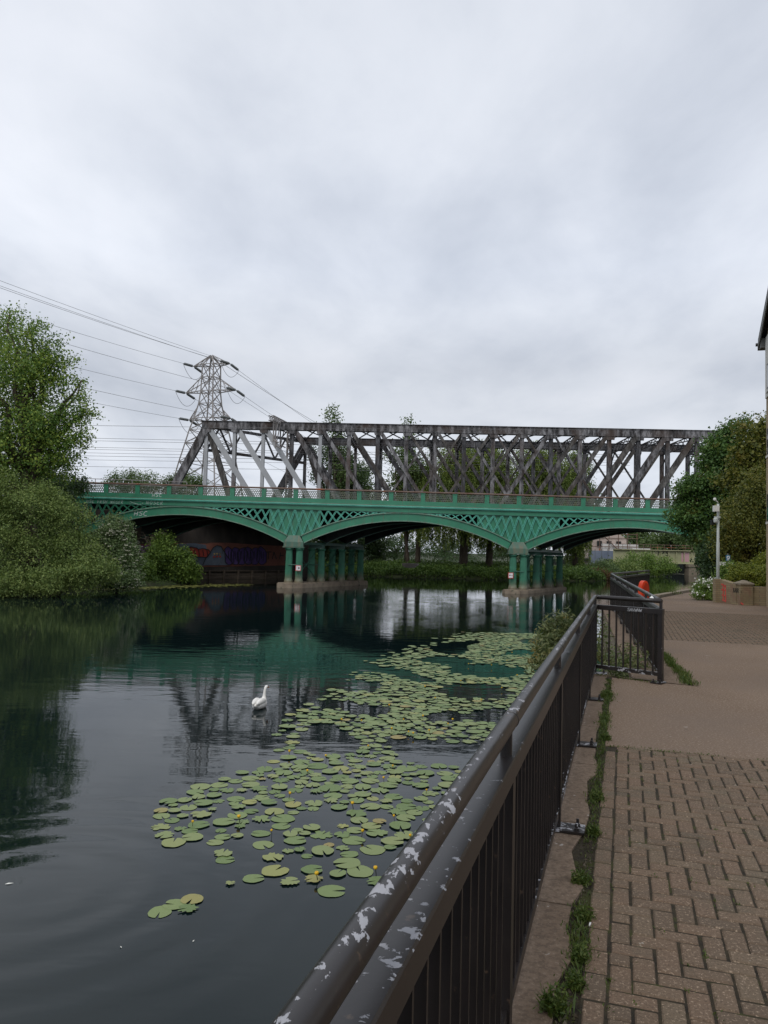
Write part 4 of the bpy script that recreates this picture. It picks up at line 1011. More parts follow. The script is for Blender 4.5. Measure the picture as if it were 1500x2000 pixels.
for k in range(7): mb.box((gi0.x + (gi1.x - gi0.x) * k / 6 - .2, 151.75, (zt2 + zb2) / 2), (.18, .25, zt2 - zb2 - .16))
mb.build('girder', M['cream_paint'], gb2)
mb = MB(); mb.box(((gi0.x + gi1.x) / 2 - 3, 170, zb2 + .3), (gi1.x - gi0.x + 7, 35.5, .4)); mb.build('deck', M['under'], gb2)  # deck carried far back so the opening below stays dark
mb = MB(); mb.box(((gi0.x + gi1.x) / 2, 187, (zb2 - 1) / 2), (34, 0.5, zb2 + 1)); mb.box((P(1305, 1100, 152).x - .5, 170, (zb2 - 1) / 2), (.6, 33, zb2 + .9)); mb.box((P(1375, 1100, 152).x, 172, (zb2 - 1) / 2), (.6, 28, zb2 + .9)); mb.build('added_dark_wall', M['under'], gb2)  # walls added behind the girder to keep the channel opening dark
for f_ in (.0, .35, .7): mb = MB()
mb = MB()
for z in (.55, 1.05): mb.tube([(gi0.x - 6, 152, zt2 + z), (gi1.x, 152, zt2 + z)], .05, 6)
for k in range(12): x = gi0.x - 6 + (gi1.x - gi0.x + 6) * k / 11; mb.tube([(x, 152, zt2), (x, 152, zt2 + 1.05)], .05, 6)
mb.build('railing', M['rust_rail'], gb2)
pp0, pp1 = P(1345, 1100, 150.5), P(1365, 1100, 150.5)
mb = MB(); mb.box(((pp0.x + pp1.x) / 2, 151.5, (zb2 - 1) / 2), (pp1.x - pp0.x, 2.2, zb2 + 1 - .6)); mb.box(((pp0.x + pp1.x) / 2, 151.5, zb2 - .35), (pp1.x - pp0.x + .3, 2.5, .5)); mb.build('pier', M['quay'], gb2)
mb = MB(); a = P(1346, 1083, 151.4); mb.box((a.x - .6, 151.83, (zt2 + zb2) / 2), (1.5, .02, 1.8)); mb.build('graffiti', M['pink_spray'], gb2)
mb = MB(); a = P(1283, 1085, 151.6); write(mb, 'IPS', (a.x, 151.83, a.z), (1, 0, 0), (0, 0, 1), .95, .7, .85, .16); mb.build('graffiti', M['black'], gb2)
M['hoarding'] = noisy('blue_grey_hoarding', (0.12, 0.15, 0.21), (0.19, 0.22, 0.28), 0.4, 0.6, c3=(0.28, 0.28, 0.27), s3=.3)
h0, h1 = P(1150, 1077, 158), P(1262, 1079, 158)
hd = thing('hoarding_fence', 'blue grey panelled hoarding fence left of the cream girder bridge', 'fence', (h0.x, 158, 1.0))
nP = 9
for k in range(nP):
    a = h0.lerp(h1, k / nP); b = h0.lerp(h1, (k + 1) / nP); mb = MB(); mb.box(((a.x + b.x) / 2, 158, (a.z + .8) / 2 + .2), (b.x - a.x - .08, .08, a.z - .8)); mb.build('panel', M['hoarding'], hd)
    mb = MB(); mb.box((a.x, 158.1, a.z / 2 + .5), (.12, .12, a.z)); mb.build('post', M['steel'], hd)
bl = P(1180, 1060, 175)
fb = thing('site_building', 'pale pink building with scaffolding beyond the blue hoarding', 'building', (bl.x, 175, 1.0))
M['pinkwall'] = noisy('pale_render', (0.44, 0.36, 0.31), (0.54, 0.45, 0.40), 0.5, 0.8)
M['whitewall'] = noisy('white_render', (0.6, 0.58, 0.55), (0.7, 0.68, 0.65), 0.5, 0.8)
zz = P(1185, 1052, 175).z
mb = MB(); mb.box((bl.x + 1.0, 178, zz / 2), (8.5, 5, zz)); mb.prism([(bl.x - 3.2, 175.4, zz), (bl.x + 5.2, 175.4, zz), (bl.x + 1.5, 175.4, zz + 2.6), (bl.x - .5, 175.4, zz + 2.6)], (0, 5, 0)); mb.build('wall', M['pinkwall'], fb)
mb = MB(); mb.box((bl.x + 3.4, 174.5, zz * .42), (8.0, 1.2, zz * .84)); mb.box((bl.x + 8.0, 175, zz * .36), (4, 3, zz * .72)); mb.build('annex', M['whitewall'], fb)
for k in range(3):
    mb = MB(); mb.box((bl.x - 1 + k * 2.2, 175.3, zz - 1.2), (1.1, .12, 1.3)); mb.build('window', M['under'], fb)
mb = MB()
for k in range(6): mb.tube([(bl.x - 3.5 + k * 2.1, 173.6, 1), (bl.x - 3.5 + k * 2.1, 173.6, zz + 1.3)], .09, 6)
for z in (zz * .5, zz * .75, zz + .1, zz + 1.0): mb.tube([(bl.x - 3.6, 173.6, z), (bl.x + 7.2, 173.6, z)], .08, 6)
mb.tube([(bl.x - 1, 173.5, zz + 1), (bl.x + 4, 173.5, zz * .5)], .12, 6)
mb.build('scaffolding', M['spray_red'] if False else M['rust_rail'], fb)

# ================================================================== FOLIAGE
def rnd(seed): return np.random.RandomState(seed)
def unit(rs, n):
    v = rs.normal(size=(n, 3)); return v / np.linalg.norm(v, axis=1, keepdims=True)
def sprays(blobs, n_tw, per, spread, seed, inner=0.35, flat=0.0):
    """leaf points in sprays through the outer depth of lumpy ellipsoids"""
    rs = rnd(seed); bl = np.array(blobs, float); wts = (bl[:, 3] * bl[:, 4] * bl[:, 5]) ** (2 / 3.); wts /= wts.sum()
    k = rs.choice(len(bl), n_tw, p=wts); d = unit(rs, n_tw)
    # lumps: boughs poke out, hollows between
    lum = np.ones(n_tw)
    for _ in range(14):
        q = unit(rs, 1)[0]; lum += rs.uniform(-.16, .24) * np.exp((d @ q - 1) / 0.06)
    lum *= np.exp(rs.normal(0, .07, n_tw))
    r = (inner + (1 - inner) * rs.rand(n_tw) ** 0.55) * lum
    tw = bl[k, :3] + d * bl[k, 3:6] * r[:, None]
    pts = np.repeat(tw, per, 0) + rs.normal(0, 1, (n_tw * per, 3)) * np.array([spread, spread, spread * (1 - flat)])
    out = np.repeat(d, per, 0)
    return pts, out
def leafquads(pts, out, ln, wd, seed, droop=0.25, up=0.5, jitter=0.9):
    rs = rnd(seed + 99); n = len(pts)
    nrm = out * .5 + np.array([0, 0, up]) + unit(rs, n) * jitter; nrm /= np.linalg.norm(nrm, axis=1, keepdims=True)
    ax = unit(rs, n) + out * .6 + np.array([0, 0, -droop]); ax -= nrm * (ax * nrm).sum(1, keepdims=True); ax /= np.linalg.norm(ax, axis=1, keepdims=True)
    sd_ = np.cross(nrm, ax); s = rs.uniform(.65, 1.3, (n, 1)); l = ln * s; w_ = wd * s
    c = np.empty((n, 4, 3)); c[:, 0] = pts - ax * l * .5; c[:, 1] = pts + sd_ * w_ * .5 - nrm * w_ * .1; c[:, 2] = pts + ax * l * .5 - nrm * l * .08; c[:, 3] = pts - sd_ * w_ * .5 - nrm * w_ * .1
    return c.reshape(-1, 3)
def limbs(mb, base, tips, r0, seed, mid=0.45, n=7):
    rr = random.Random(seed); base = Vector(base)
    for tp in tips:
        tp = Vector(tp); k = 5; pts = []; rs = []
        for i in range(k + 1):
            f = i / k; p = base.lerp(tp, f); p.z += (tp.z - base.z) * .12 * math.sin(f * math.pi)
            if 0 < i: p += Vector((rr.uniform(-1, 1), rr.uniform(-1, 1), rr.uniform(-.5, .5))) * .05 * (tp - base).length * (1 if i < k else .3)
            pts.append(p); rs.append(r0 * (1 - .86 * f))
        mb.tube(pts, rs, n)
def plant(name, label, cat, base, blobs, n_tw, per, ln, wd, mat, seed, spread=0.3, trunk=0.18, group=None, inner=.35, droop=.25, up=.5, nl=8, th=None, trunkmat=None, lumps=7):
    base = Vector(base); t = thing(name, label, cat, tuple(base), group)
    big0 = blobs; rq = random.Random(seed * 3 + 1); blobs = list(blobs)
    for b in big0:                                 # boughs standing out of the crown
        if b[3] > .7:
            for _ in range(lumps):
                d = Vector((rq.gauss(0, 1), rq.gauss(0, 1) - .4, rq.gauss(0, 1) + .15)).normalized(); k_ = rq.uniform(.22, .42); e = rq.uniform(.80, 1.02)
                blobs.append((b[0] + d.x * b[3] * e, b[1] + d.y * b[4] * e, b[2] + d.z * b[5] * e, b[3] * k_ * rq.uniform(.9, 1.5), b[4] * k_, b[5] * k_ * rq.uniform(.6, 1.0)))
    pts, out = sprays(blobs, n_tw, per, spread, seed, inner)
    blobs = big0
    keep = pts[:, 2] > 0.06
    pts, out = pts[keep], out[keep]
    npmesh('crown', leafquads(pts, out, ln, wd, seed, droop, up), None, M[mat], t)
    if trunk:
        mb = MB(); rr = random.Random(seed); tips = []
        big = sorted(blobs, key=lambda b: -b[3] * b[5])
        top = max(blobs, key=lambda b: b[2])
        hub = Vector((base.x * .6 + top[0] * .4, base.y * .6 + top[1] * .4, base.z + (top[2] - base.z) * (th if th is not None else .5)))
        mb.tube([base - Vector((0, 0, .25)), base.lerp(hub, .3) + Vector((.04, 0, 0)), base.lerp(hub, .7), hub], [trunk * 1.35, trunk, trunk * .85, trunk * .7], 10)
        for i in range(nl):
            b = big[i % len(big)]; d = Vector((rr.uniform(-1, 1), rr.uniform(-1, 1), rr.uniform(-.2, 1))).normalized()
            tips.append((b[0] + d.x * b[3] * .5, b[1] + d.y * b[4] * .5, max(b[2] + d.z * b[5] * .5, .3)))
        limbs(mb, hub, tips, trunk * .6, seed); limbs(mb, base.lerp(hub, .55), tips[::3], trunk * .5, seed + 1)
        mb.build('trunk', trunkmat or M['bark'], t, smooth=True)
    return t
def PB(px, py, Y, r, ry=None, dY=0):
    """ellipsoid lobe: middle at a picture point, radii in metres"""
    p = P(px, py, Y); return (p.x, p.y, p.z, r[0], ry if ry else r[0], r[1])
sc = lambda Y, d: d / FPX * Y
# maple, upper left
Y = 58
bl = [PB(40, 800, Y, (4.6, 5.2)), PB(-60, 760, Y, (5.0, 7.0)), PB(100, 790, Y, (2.2, 3.8)), PB(60, 700, Y, (2.0, 2.6)), PB(0, 670, Y + 1, (2.4, 2.9)), PB(115, 850, Y, (2.1, 1.8)), PB(95, 715, Y, (1.3, 2.4)), PB(40, 890, Y - 1, (3.6, 2.4)), PB(110, 905, Y, (1.7, 1.2)), PB(-60, 880, Y, (5, 3)), PB(-120, 760, Y + 3, (6, 7)), PB(150, 748, Y, (.9, .5)), PB(162, 806, Y, (1.1, .45)), PB(160, 862, Y, (.9, .5)), PB(140, 900, Y, (1.0, .5)), PB(64, 645, Y, (.6, 1.0)), PB(20, 618, Y, (.7, .9)), PB(118, 668, Y, (.5, .8)), PB(125, 930, Y, (.8, .4)), PB(140, 700, Y, (.7, .6)), PB(155, 780, Y, (.9, .4))]
plant('maple_tree', 'tall yellow green maple with ragged branches at the upper left, over the bushes', 'tree', (P(75, 1000, Y).x, Y, gz(P(75, 1000, Y).x, Y)), bl, 6000, 14, .20, .12, 'maple', 21, spread=.27, trunk=.5, inner=.22, nl=16, th=.42)
# sallow bushes at the left water edge
Y = 52.5
bl = [PB(60, 1000, Y, (2.6, 2.6)), PB(20, 960, Y + 1, (2.6, 2.2)), PB(135, 1010, Y + .5, (1.9, 2.0)), PB(150, 1075, Y, (1.8, 1.9)), PB(60, 1090, Y - .5, (2.4, 2.3)), PB(-30, 1060, Y - 1, (3.0, 3.2)), PB(100, 970, Y + 1, (1.3, 1.2)), PB(175, 1060, Y + .5, (1.0, 1.3)), PB(-60, 960, Y, (3, 3.5))]
plant('sallow_bush', 'big grey green sallow bush spreading over the water at the left edge', 'bush', (-23.5, 53.5, gz(-23.5, 53.5)), [(x, y, z - .45, a * .82, b * .82, c * .82) for x, y, z, a, b, c in bl], 5200, 12, .17, .066, 'willow_grey', 22, spread=.22, trunk=.12, inner=.45, th=.2, nl=14, lumps=8)
bl = [PB(20, 1140, 50.5, (1.8, .9)), PB(95, 1135, 50.5, (1.5, .9)), PB(165, 1125, 51.5, (1.3, 1.0)), PB(200, 1110, 52.5, (1.0, 1.2))]
plant('sallow_bush', 'low dark fringe of sallow trailing in the water below the big bush', 'bush', (-23.8, 51.8, gz(-23.8, 51.8)), bl, 1500, 11, .17, .065, 'willow_grey', 23, spread=.2, trunk=.06, inner=.3, th=.2)
Y = 58
bl = [PB(232, 1075, Y, (1.35, 2.2)), PB(225, 1035, Y, (1.2, .9)), PB(243, 1100, Y - .5, (1.2, 1.6)), PB(205, 1085, Y + .5, (1.3, 2.0)), PB(238, 1128, Y - 1, (1.5, .9)), PB(205, 1130, Y - 2, (1.5, .9))]
el = plant('elder_bush', 'elder bush covered in white flower heads between the sallow and the graffiti', 'bush', (-19.9, Y, gz(-19.9, Y)), bl, 2100, 12, .17, .09, 'elder', 24, spread=.2, trunk=.09, inner=.4, th=.3)
rs = rnd(5); pts, out = sprays(bl, 620, 1, .02, 31, inner=.97); pts[:, 1] -= .15; pts = np.repeat(pts, 9, 0) + rs.normal(0, 1, (620 * 9, 3)) * np.array([.075, .075, .025])
npmesh('blossom', leafquads(pts, np.repeat(out, 9, 0), .085, .07, 3, 0, 1.2, .4), None, M['cream'], el)
Y = 71
bl = [PB(318, 1085, Y, (1.7, 1.6)), PB(322, 1058, Y, (.8, .8)), PB(352, 1105, Y, (1.5, 1.5)), PB(372, 1120, Y, (.9, .9)), PB(285, 1112, Y - 1, (1.6, 1.3)), PB(262, 1118, Y - 3, (1.5, 1.1))]
br = plant('bramble_bush', 'bright green bramble bush in front of the graffiti wall', 'bush', (-19.6, 72, gz(-19.6, 72)), bl, 1700, 12, .20, .12, 'bright', 25, spread=.24, trunk=.06, inner=.4, th=.2)
mb = MB(); rr = random.Random(8)
for k in range(16):
    a = P(300 + rr.uniform(-14, 16), 1070, Y); b = P(283 + rr.uniform(-8, 45), 1038 + rr.uniform(0, 16), Y + rr.uniform(-1, 1)); c = b + Vector((rr.uniform(-.7, .4), 0, rr.uniform(-.5, .15)))
    mb.tube([a, a.lerp(b, .6) + Vector((0, 0, .25)), b, c], [.022, .018, .013, .008], 5)
mb.build('bare_twigs', M['twig'], br)
Y = 62.5
plant('dark_bush', 'dark bush filling the gap behind the sallow at the end of the green bridge', 'bush', (P(60, 1000, Y).x, Y, gz(P(60, 1000, Y).x, Y)), [PB(60, 1000, Y, (3.0, 3.4)), PB(110, 1010, Y, (1.8, 2.6)), PB(0, 960, Y, (3, 3))], 1500, 11, .24, .15, 'dark', 127, spread=.3, trunk=.1)
Y = 66
bl = [PB(150, 945, Y, (.9, .7)), PB(142, 955, Y, (1.4, .6)), PB(110, 950, Y, (1.6, .9)), PB(90, 960, Y, (2, 1.6))]
plant('ivy_bush', 'small dark ivy bush at the left end of the green parapet', 'bush', (P(130, 1000, Y).x, Y, gz(P(130, 1000, Y).x, Y)), bl, 700, 11, .2, .13, 'dark', 26, spread=.22, trunk=.12)
# shrubs on the railway bank
for i, (px_, py_, Y, w_, h_, s) in enumerate(((243, 938, 104, 1.9, 1.5, 1), (290, 941, 108, 2.3, 1.3, 2), (378, 938, 112, 1.5, 1.0, 4), (344, 940, 108, 1.2, .9, 5))):
    b = P(px_, 960, Y); lb = ['tallest round shrub on the railway bank, left of the truss end', 'wide dark shrub beside the tallest round one on the railway bank', 'small pale shrub under the pylon beside the truss end post', 'small sparse shrub left of the truss end post'][i]
    plant('bank_shrub', lb, 'shrub', (b.x, Y, gz(b.x, Y)), [PB(px_, py_, Y, (w_, h_)), PB(px_ - 14, py_ + 8, Y, (w_ * .8, h_ * .8)), PB(px_ + 15, py_ + 7, Y, (w_ * .8, h_ * .7)), PB(px_, py_ + 25, Y, (w_ * .9, 1.6))], 420, 9, .26, .13, 'far', 40 + s, spread=.3, trunk=.1, group='shrubs on the railway bank')
# trees beyond the truss
def ftree(label, px_, top, bot, half, Y, mat, seed, n=900, name='broadleaf_tree', leaf=.36, lob=5, narrow=False, ztrunk=None, tr=.28, gap=.3):
    rr = random.Random(seed); bl = []
    zt, zb = P(px_, top, Y).z, P(px_, bot, Y).z; hx = sc(Y, half); cx = P(px_, bot, Y).x
    for k in range(lob):
        f = (k + .5) / lob; ww = hx * (.62 if not narrow else .5) * (1.0 - .55 * max(0, f - .45)); rz = (zt - zb) / lob * .85
        bl.append((cx + rr.uniform(-1, 1) * (hx - ww) , Y + rr.uniform(-1, 1) * hx * .4, zb + (zt - zb) * f * .96, ww, ww, rz))
        if not narrow: bl.append((cx + rr.uniform(-1, 1) * (hx - ww * .7), Y + rr.uniform(-1, 1) * hx * .4, zb + (zt - zb) * rr.uniform(.15, .75), ww * .75, ww * .75, rz))
    return plant(name, label, 'tree', (cx, Y, gz(cx, Y)), bl, n, 12, leaf, leaf * .55, mat, seed, spread=leaf * 1.25, trunk=tr, inner=gap, th=.4)
ftree('slim tree rising above the top chord of the truss near the gantry', 660, 798, 960, 34, 112, 'far', 61, 330, lob=6, leaf=.34, narrow=True)
ftree('dark spreading tree behind the truss, just right of the gantry', 655, 868, 985, 62, 116, 'dark', 62, 1000)
ftree('small bush low behind the truss between the two leafy masses', 700, 905, 985, 34, 120, 'far', 63, 500)
ftree('bushy tree at the left of the long willow row behind the truss', 800, 872, 1000, 58, 112, 'far', 64, 1100)
ftree('tree top just poking over the truss top chord', 797, 822, 900, 14, 114, 'far', 65, 120, lob=3, narrow=True)
def willow(label, px_, top, bot, half, Y, seed, n=240, tr=.36):
    """weeping willow: long hanging strands from a domed head"""
    rs = rnd(seed); p = P(px_, bot, Y); zt = P(px_, top, Y).z; hx = sc(Y, half); g = gz(p.x, Y)
    t = thing('weeping_willow', label, 'tree', (p.x, Y, g)); P_ = []; O_ = []
    zb = P(px_, bot, Y).z
    for k in range(n):
        a = rs.uniform(0, 2 * math.pi); r_ = hx * math.sqrt(rs.rand()) ; 
        z0 = zt - (zt - zb) * .35 * (r_ / hx) ** 2 - rs.rand() * (zt - zb) * .45
        x, y = p.x + r_ * math.cos(a), Y + r_ * math.sin(a) * .7
        ln = (rs.uniform(.25, .62) if rs.rand() < .80 else rs.uniform(.7, 1.0)) * (z0 - zb); m_ = int(ln / .16) + 2
        zz_ = z0 - np.linspace(0, ln, m_); wob = np.cumsum(rs.normal(0, .028, (m_, 2)), 0)
        for rep in range(3):
            P_.append(np.stack([x + wob[:, 0] + rs.normal(0, .13, m_), y + wob[:, 1] + rs.normal(0, .13, m_), zz_], 1)); O_.append(np.tile([[math.cos(a) * .4, math.sin(a) * .4, .1]], (m_, 1)))
    for lev, wf, zf in ((.86, .80, .14), (.74, .95, .18)):
        q_, o_ = sprays([(p.x + rs.uniform(-.2, .2) * hx, Y, zb + (zt - zb) * lev, hx * wf, hx * wf * .7, (zt - zb) * zf)], int(n * .9), 10, .5, seed + int(lev * 50), .3)
        P_.append(q_); O_.append(o_)
    pts = np.concatenate(P_); out = np.concatenate(O_); kp = pts[:, 2] > .5
    npmesh('crown', leafquads(pts[kp], out[kp], .36, .12, seed, 1.8, .2, .8), None, M['weep'], t)
    mb = MB(); hub = Vector((p.x + .2, Y, g + (zt - g) * .55)); mb.tube([(p.x, Y, g - .3), (p.x + .05, Y, g + 2), hub], [tr * 1.3, tr, tr * .7], 10)
    rr = random.Random(seed); limbs(mb, hub, [(p.x + rr.uniform(-.7, .7) * hx, Y + rr.uniform(-.5, .5) * hx, zt - rr.uniform(.5, 2.5)) for _ in range(7)], tr * .55, seed); mb.build('trunk', M['bark'], t, smooth=True)
willow('weeping willow with the darkest trunk, framed by the middle arch', 905, 868, 1075, 95, 109, 71, 800, .62)
willow('weeping willow with a tall thin trunk near the crown of the middle arch', 816, 905, 1060, 45, 112, 72, 330, .40)
willow('weeping willow whose trunk stands just left of the right pier', 955, 872, 1085, 62, 110, 73, 520, .5)
willow('pale weeping willow behind the right half of the truss', 1055, 868, 1080, 66, 114, 74, 620, .45)
willow('weeping willow hanging over the water behind the right pier', 1122, 878, 1112, 32, 118, 75, 330, .4)
ftree('bushy green tree right of the willows, behind the crossing ties', 1120, 892, 1010, 52, 124, 'far', 66, 900)
ftree('low dark tree seen behind the left pier columns', 655, 985, 1112, 66, 110, 'dark', 67, 1500)
ftree('dark tree under the middle arch at its left haunch', 728, 990, 1098, 34, 116, 'dark', 68, 600)
ftree('low dark far tree behind the willow trunks', 870, 1046, 1095, 95, 182, 'dark', 69, 800)
ftree('low dark far tree seen through the left half of the middle arch', 770, 1046, 1095, 70, 178, 'dark', 169, 600)
ftree('low dark far tree behind the right pier', 1010, 1046, 1095, 90, 186, 'dark', 70, 800)
for i, (px_, top, half, Y) in enumerate(((1190, 1045, 50, 205), (1245, 1030, 45, 200), (1300, 1032, 55, 190), (1355, 1020, 50, 195), (1150, 1035, 45, 215), (1400, 1005, 60, 180))):
    ftree(['far hazy tree above the pink site building', 'far rounded tree above the blue hoarding', 'far grey green tree over the cream girder bridge', 'far tree at the right end of the cream girder bridge', 'far tree behind the right pier, left of the site building', 'far tree behind the white lamp pole'][i], px_, top, 1092, half, Y, 'far', 80 + i, 520, leaf=.62, lob=3, tr=.3)
# bank bushes beyond the right arch
for i, (px_, py_, Y, w_, h_, mat) in enumerate(((1205, 1107, 128, 2.9, 1.5, 'willow_grey'), (1245, 1100, 133, 2.7, 1.9, 'bright'), (1285, 1106, 138, 2.6, 1.7, 'bright'), (1225, 1113, 126, 2.2, .9, 'willow_grey'), (1166, 1124, 112, 1.6, .85, 'rustleaf'), (1180, 1112, 120, 1.6, 1.2, 'elder'))):
    b = P(px_, 1125, Y)
    plant('bank_bush', ['pale flowering bush on the far bank under the right arch', 'tallest bright green bush left of the dark channel mouth', 'bright green bush right beside the dark channel mouth', 'low pale bush at the water in front of the flowering one', 'low russet brown bush at the water behind the right pier', 'dark bush just behind the russet one'][i], 'bush', (b.x, Y, max(gz(b.x, Y), .2)), [PB(px_, py_, Y, (w_, h_)), PB(px_ - 16, py_ + 6, Y, (w_ * .7, h_ * .7)), PB(px_ + 16, py_ + 6, Y, (w_ * .7, h_ * .7))], 620, 10, .28, .13, mat, 90 + i, spread=.3, trunk=.06)
# right: dark ivy-clad tree in front of the bridge end, and neighbours
Y = 50
bl = [PB(1446, 900, Y, (2.3, 2.4)), PB(1405, 908, Y, (1.25, 1.2)), PB(1356, 952, Y, (1.15, .7)), PB(1332, 1012, Y, (.95, .95)), PB(1368, 1012, Y, (1.6, 1.7)), PB(1396, 1052, Y, (1.3, 1.5)), PB(1412, 872, Y, (.75, .75)), PB(1418, 846, Y, (.32, .55)), PB(1475, 930, Y, (2.6, 3.0)), PB(1346, 1042, Y, (.65, .5)), PB(1400, 962, Y, (1.6, 1.8)), PB(1436, 1060, Y, (1.5, 1.8)), PB(1372, 905, Y, (.7, .35)), PB(1330, 945, Y, (.55, .25)), PB(1390, 862, Y, (.5, .3)), PB(1440, 838, Y, (.35, .5))]
plant('ivy_clad_tree', 'dark ivy clad tree covering the right end of the green bridge', 'tree', (P(1400, 1100, Y).x, Y, gz(P(1400, 1100, Y).x, Y)), bl, 4200, 12, .18, .125, 'hawthorn', 101, spread=.22, trunk=.35, inner=.3, nl=14, lumps=10)
Y = 44
bl = [PB(1470, 880, Y, (1.3, 1.9)), PB(1500, 870, Y, (1.8, 1.9)), PB(1455, 930, Y, (1.2, 1.5)), PB(1490, 960, Y, (1.8, 2.2)), PB(1540, 960, Y, (2.4, 3.6)), PB(1490, 845, Y, (.5, .6))]
plant('maple_tree', 'ochre tinged young maple at the right edge, behind the yellow green conifer', 'tree', (P(1500, 1100, Y).x, Y, gz(P(1500, 1100, Y).x, Y)), bl, 1500, 12, .20, .15, 'yellowing', 102, spread=.22, trunk=.22)
Y = 40
bl = [PB(1465, 1030, Y, (1.6, 2.0)), PB(1440, 1060, Y, (1.1, 1.3)), PB(1500, 1010, Y, (2.2, 2.6)), PB(1430, 1030, Y, (.8, 1.2)), PB(1520, 1070, Y, (2, 1.8)), PB(1470, 980, Y, (1.1, .9)), PB(1415, 1080, Y, (.7, .8))]
plant('conifer_hedge', 'tall olive green conifer hedge behind the clipped golden shrub', 'hedge', (P(1480, 1120, Y).x, Y, gz(P(1480, 1120, Y).x, Y)), bl, 3600, 12, .14, .065, 'yellowing', 103, spread=.18, trunk=.2, inner=.45)
bl = [PB(1392, 1105, 46, (.6, .8)), PB(1386, 1085, 46, (.6, .9)), PB(1410, 1090, 44, (.9, 1.2))]
plant('laurel_bush', 'dark laurel bush at the path edge just left of the white lamp pole', 'bush', (P(1385, 1130, 45).x, 45, gz(P(1385, 1130, 45).x, 45)), bl, 900, 11, .2, .12, 'dark', 104, spread=.2, trunk=.08)
# clipped golden shrubs behind the brick wall
Y = 31.5
plant('golden_shrub', 'clipped golden green shrub rising over the brick wall', 'shrub', (P(1462, 1150, Y).x, Y, 1.7), [PB(1462, 1125, Y, (.72, .44)), PB(1440, 1130, Y, (.4, .34)), PB(1486, 1128, Y, (.45, .42)), PB(1462, 1140, Y, (.78, .34))], 1500, 12, .075, .05, 'gold', 105, spread=.07, trunk=.05, inner=.75)
plant('golden_shrub', 'smaller round clipped shrub behind the golden one, against the building', 'shrub', (P(1492, 1150, 34).x, 34, 1.7), [PB(1494, 1100, 34, (.45, .36)), PB(1494, 1112, 34, (.5, .4)), PB(1494, 1130, 34, (.5, .4))], 600, 11, .08, .055, 'gold', 106, spread=.08, trunk=.05, inner=.7)
plant('garden_shrub', 'small variegated shrub beside the blue sign behind the wall', 'shrub', (P(1425, 1150, 33).x, 33, 1.7), [PB(1425, 1112, 33, (.35, .35)), PB(1418, 1125, 33, (.45, .5)), PB(1432, 1125, 33, (.4, .4))], 420, 10, .08, .05, 'bright', 107, spread=.09, trunk=.04)
# daisies on the path corner
Y = 30.5
dz_ = thing('daisy_clump', 'clump of white ox-eye daisies beside the end of the brick wall', 'flowers', tuple(P(1382, 1173, Y)))
dbl = [PB(1385, 1160, Y, (.42, .36)), PB(1370, 1150, Y, (.36, .36)), PB(1395, 1155, Y, (.30, .50)), PB(1362, 1162, Y - .4, (.2, .14)), PB(1392, 1168, Y - .3, (.3, .25))]
pts, out = sprays(dbl, 800, 8, .07, 111, .2); kp = pts[:, 2] > PZ + .02; npmesh('foliage', leafquads(pts[kp], out[kp], .13, .022, 111, -1.4, .1), None, M['bright'], dz_)
pts, out = sprays(dbl[1:4] + [PB(1384, 1138, Y, (.4, .12)), PB(1398, 1137, Y, (.22, .14))], 230, 1, .03, 112, .8); kp = pts[:, 2] > PZ + .15
npmesh('blossom', np.concatenate([leafquads(pts[kp] + np.array([0, -.03, .03]) , out[kp], .078, .072, 112, 0, .5, .8), leafquads(pts[kp] + np.array([0, -.03, .036]), out[kp], .07, .078, 117, 0, .5, .8)]), None, M['petal'], dz_)
# far bank ground cover: nobody could count it
rs = rnd(120)
def cover(name, label, X0, X1, Y0, Y1, n, hgt, mat, seed, test=None, ln=.3, wd=.08):
    rs = rnd(seed); X = rs.uniform(X0, X1, n); Yv = rs.uniform(Y0, Y1, n); d = sdist(X, Yv); kp = d > .05
    if test is not None: kp &= test(X, Yv, d)
    X, Yv, d = X[kp], Yv[kp], d[kp]; g = ground_h(X, Yv); lump = .55 + .45 * np.sin(X * .9 + 1.3 * np.sin(Yv * .7)) * np.sin(Yv * 1.1 + X * .4)
    z = g + rs.rand(len(X)) ** .8 * hgt * (.35 + lump)
    pts = np.stack([X, Yv, z], 1); out = np.tile([[0, -.4, .6]], (len(X), 1))
    o = npmesh(name, leafquads(pts, out, ln, wd, seed, -.8, .2, 1.0), None, M[mat]); return tag(o, label, 'ground cover', kind='stuff')
cover('bank_herbs', 'thick nettles and long grass covering the far bank under the middle arch', -12, 34, 100.5, 118, 80000, 1.15, 'reed', 121, ln=.36, wd=.15)
cover('bank_grass', 'rough grass on the left bank below the bushes', -30, -8, 50, 84, 22000, .7, 'reed', 122, lambda X, Y_, d: (d < 5) & ~((Y_ > 75) & (X > -24)), ln=.3, wd=.06)
cover('bank_scrub', 'tangled scrub along the far bank beyond the right arch', 26, 60, 100, 156, 36000, 1.3, 'far', 123, lambda X, Y_, d: (X < .38 * Y_) & (d < 9), ln=.4, wd=.14)
cover('bank_scrub', 'undergrowth on the right bank below the dark ivy clad tree', 14, 44, 40, 72, 26000, 1.3, 'dark', 124, lambda X, Y_, d: (X > .40 * Y_ + 1.2) & ((X > 24 + (Y_ - 55) * .5) | (Y_ < 55)) & (X > 16.5 + (Y_ - 39) * .45 + 4.0), ln=.26, wd=.10)

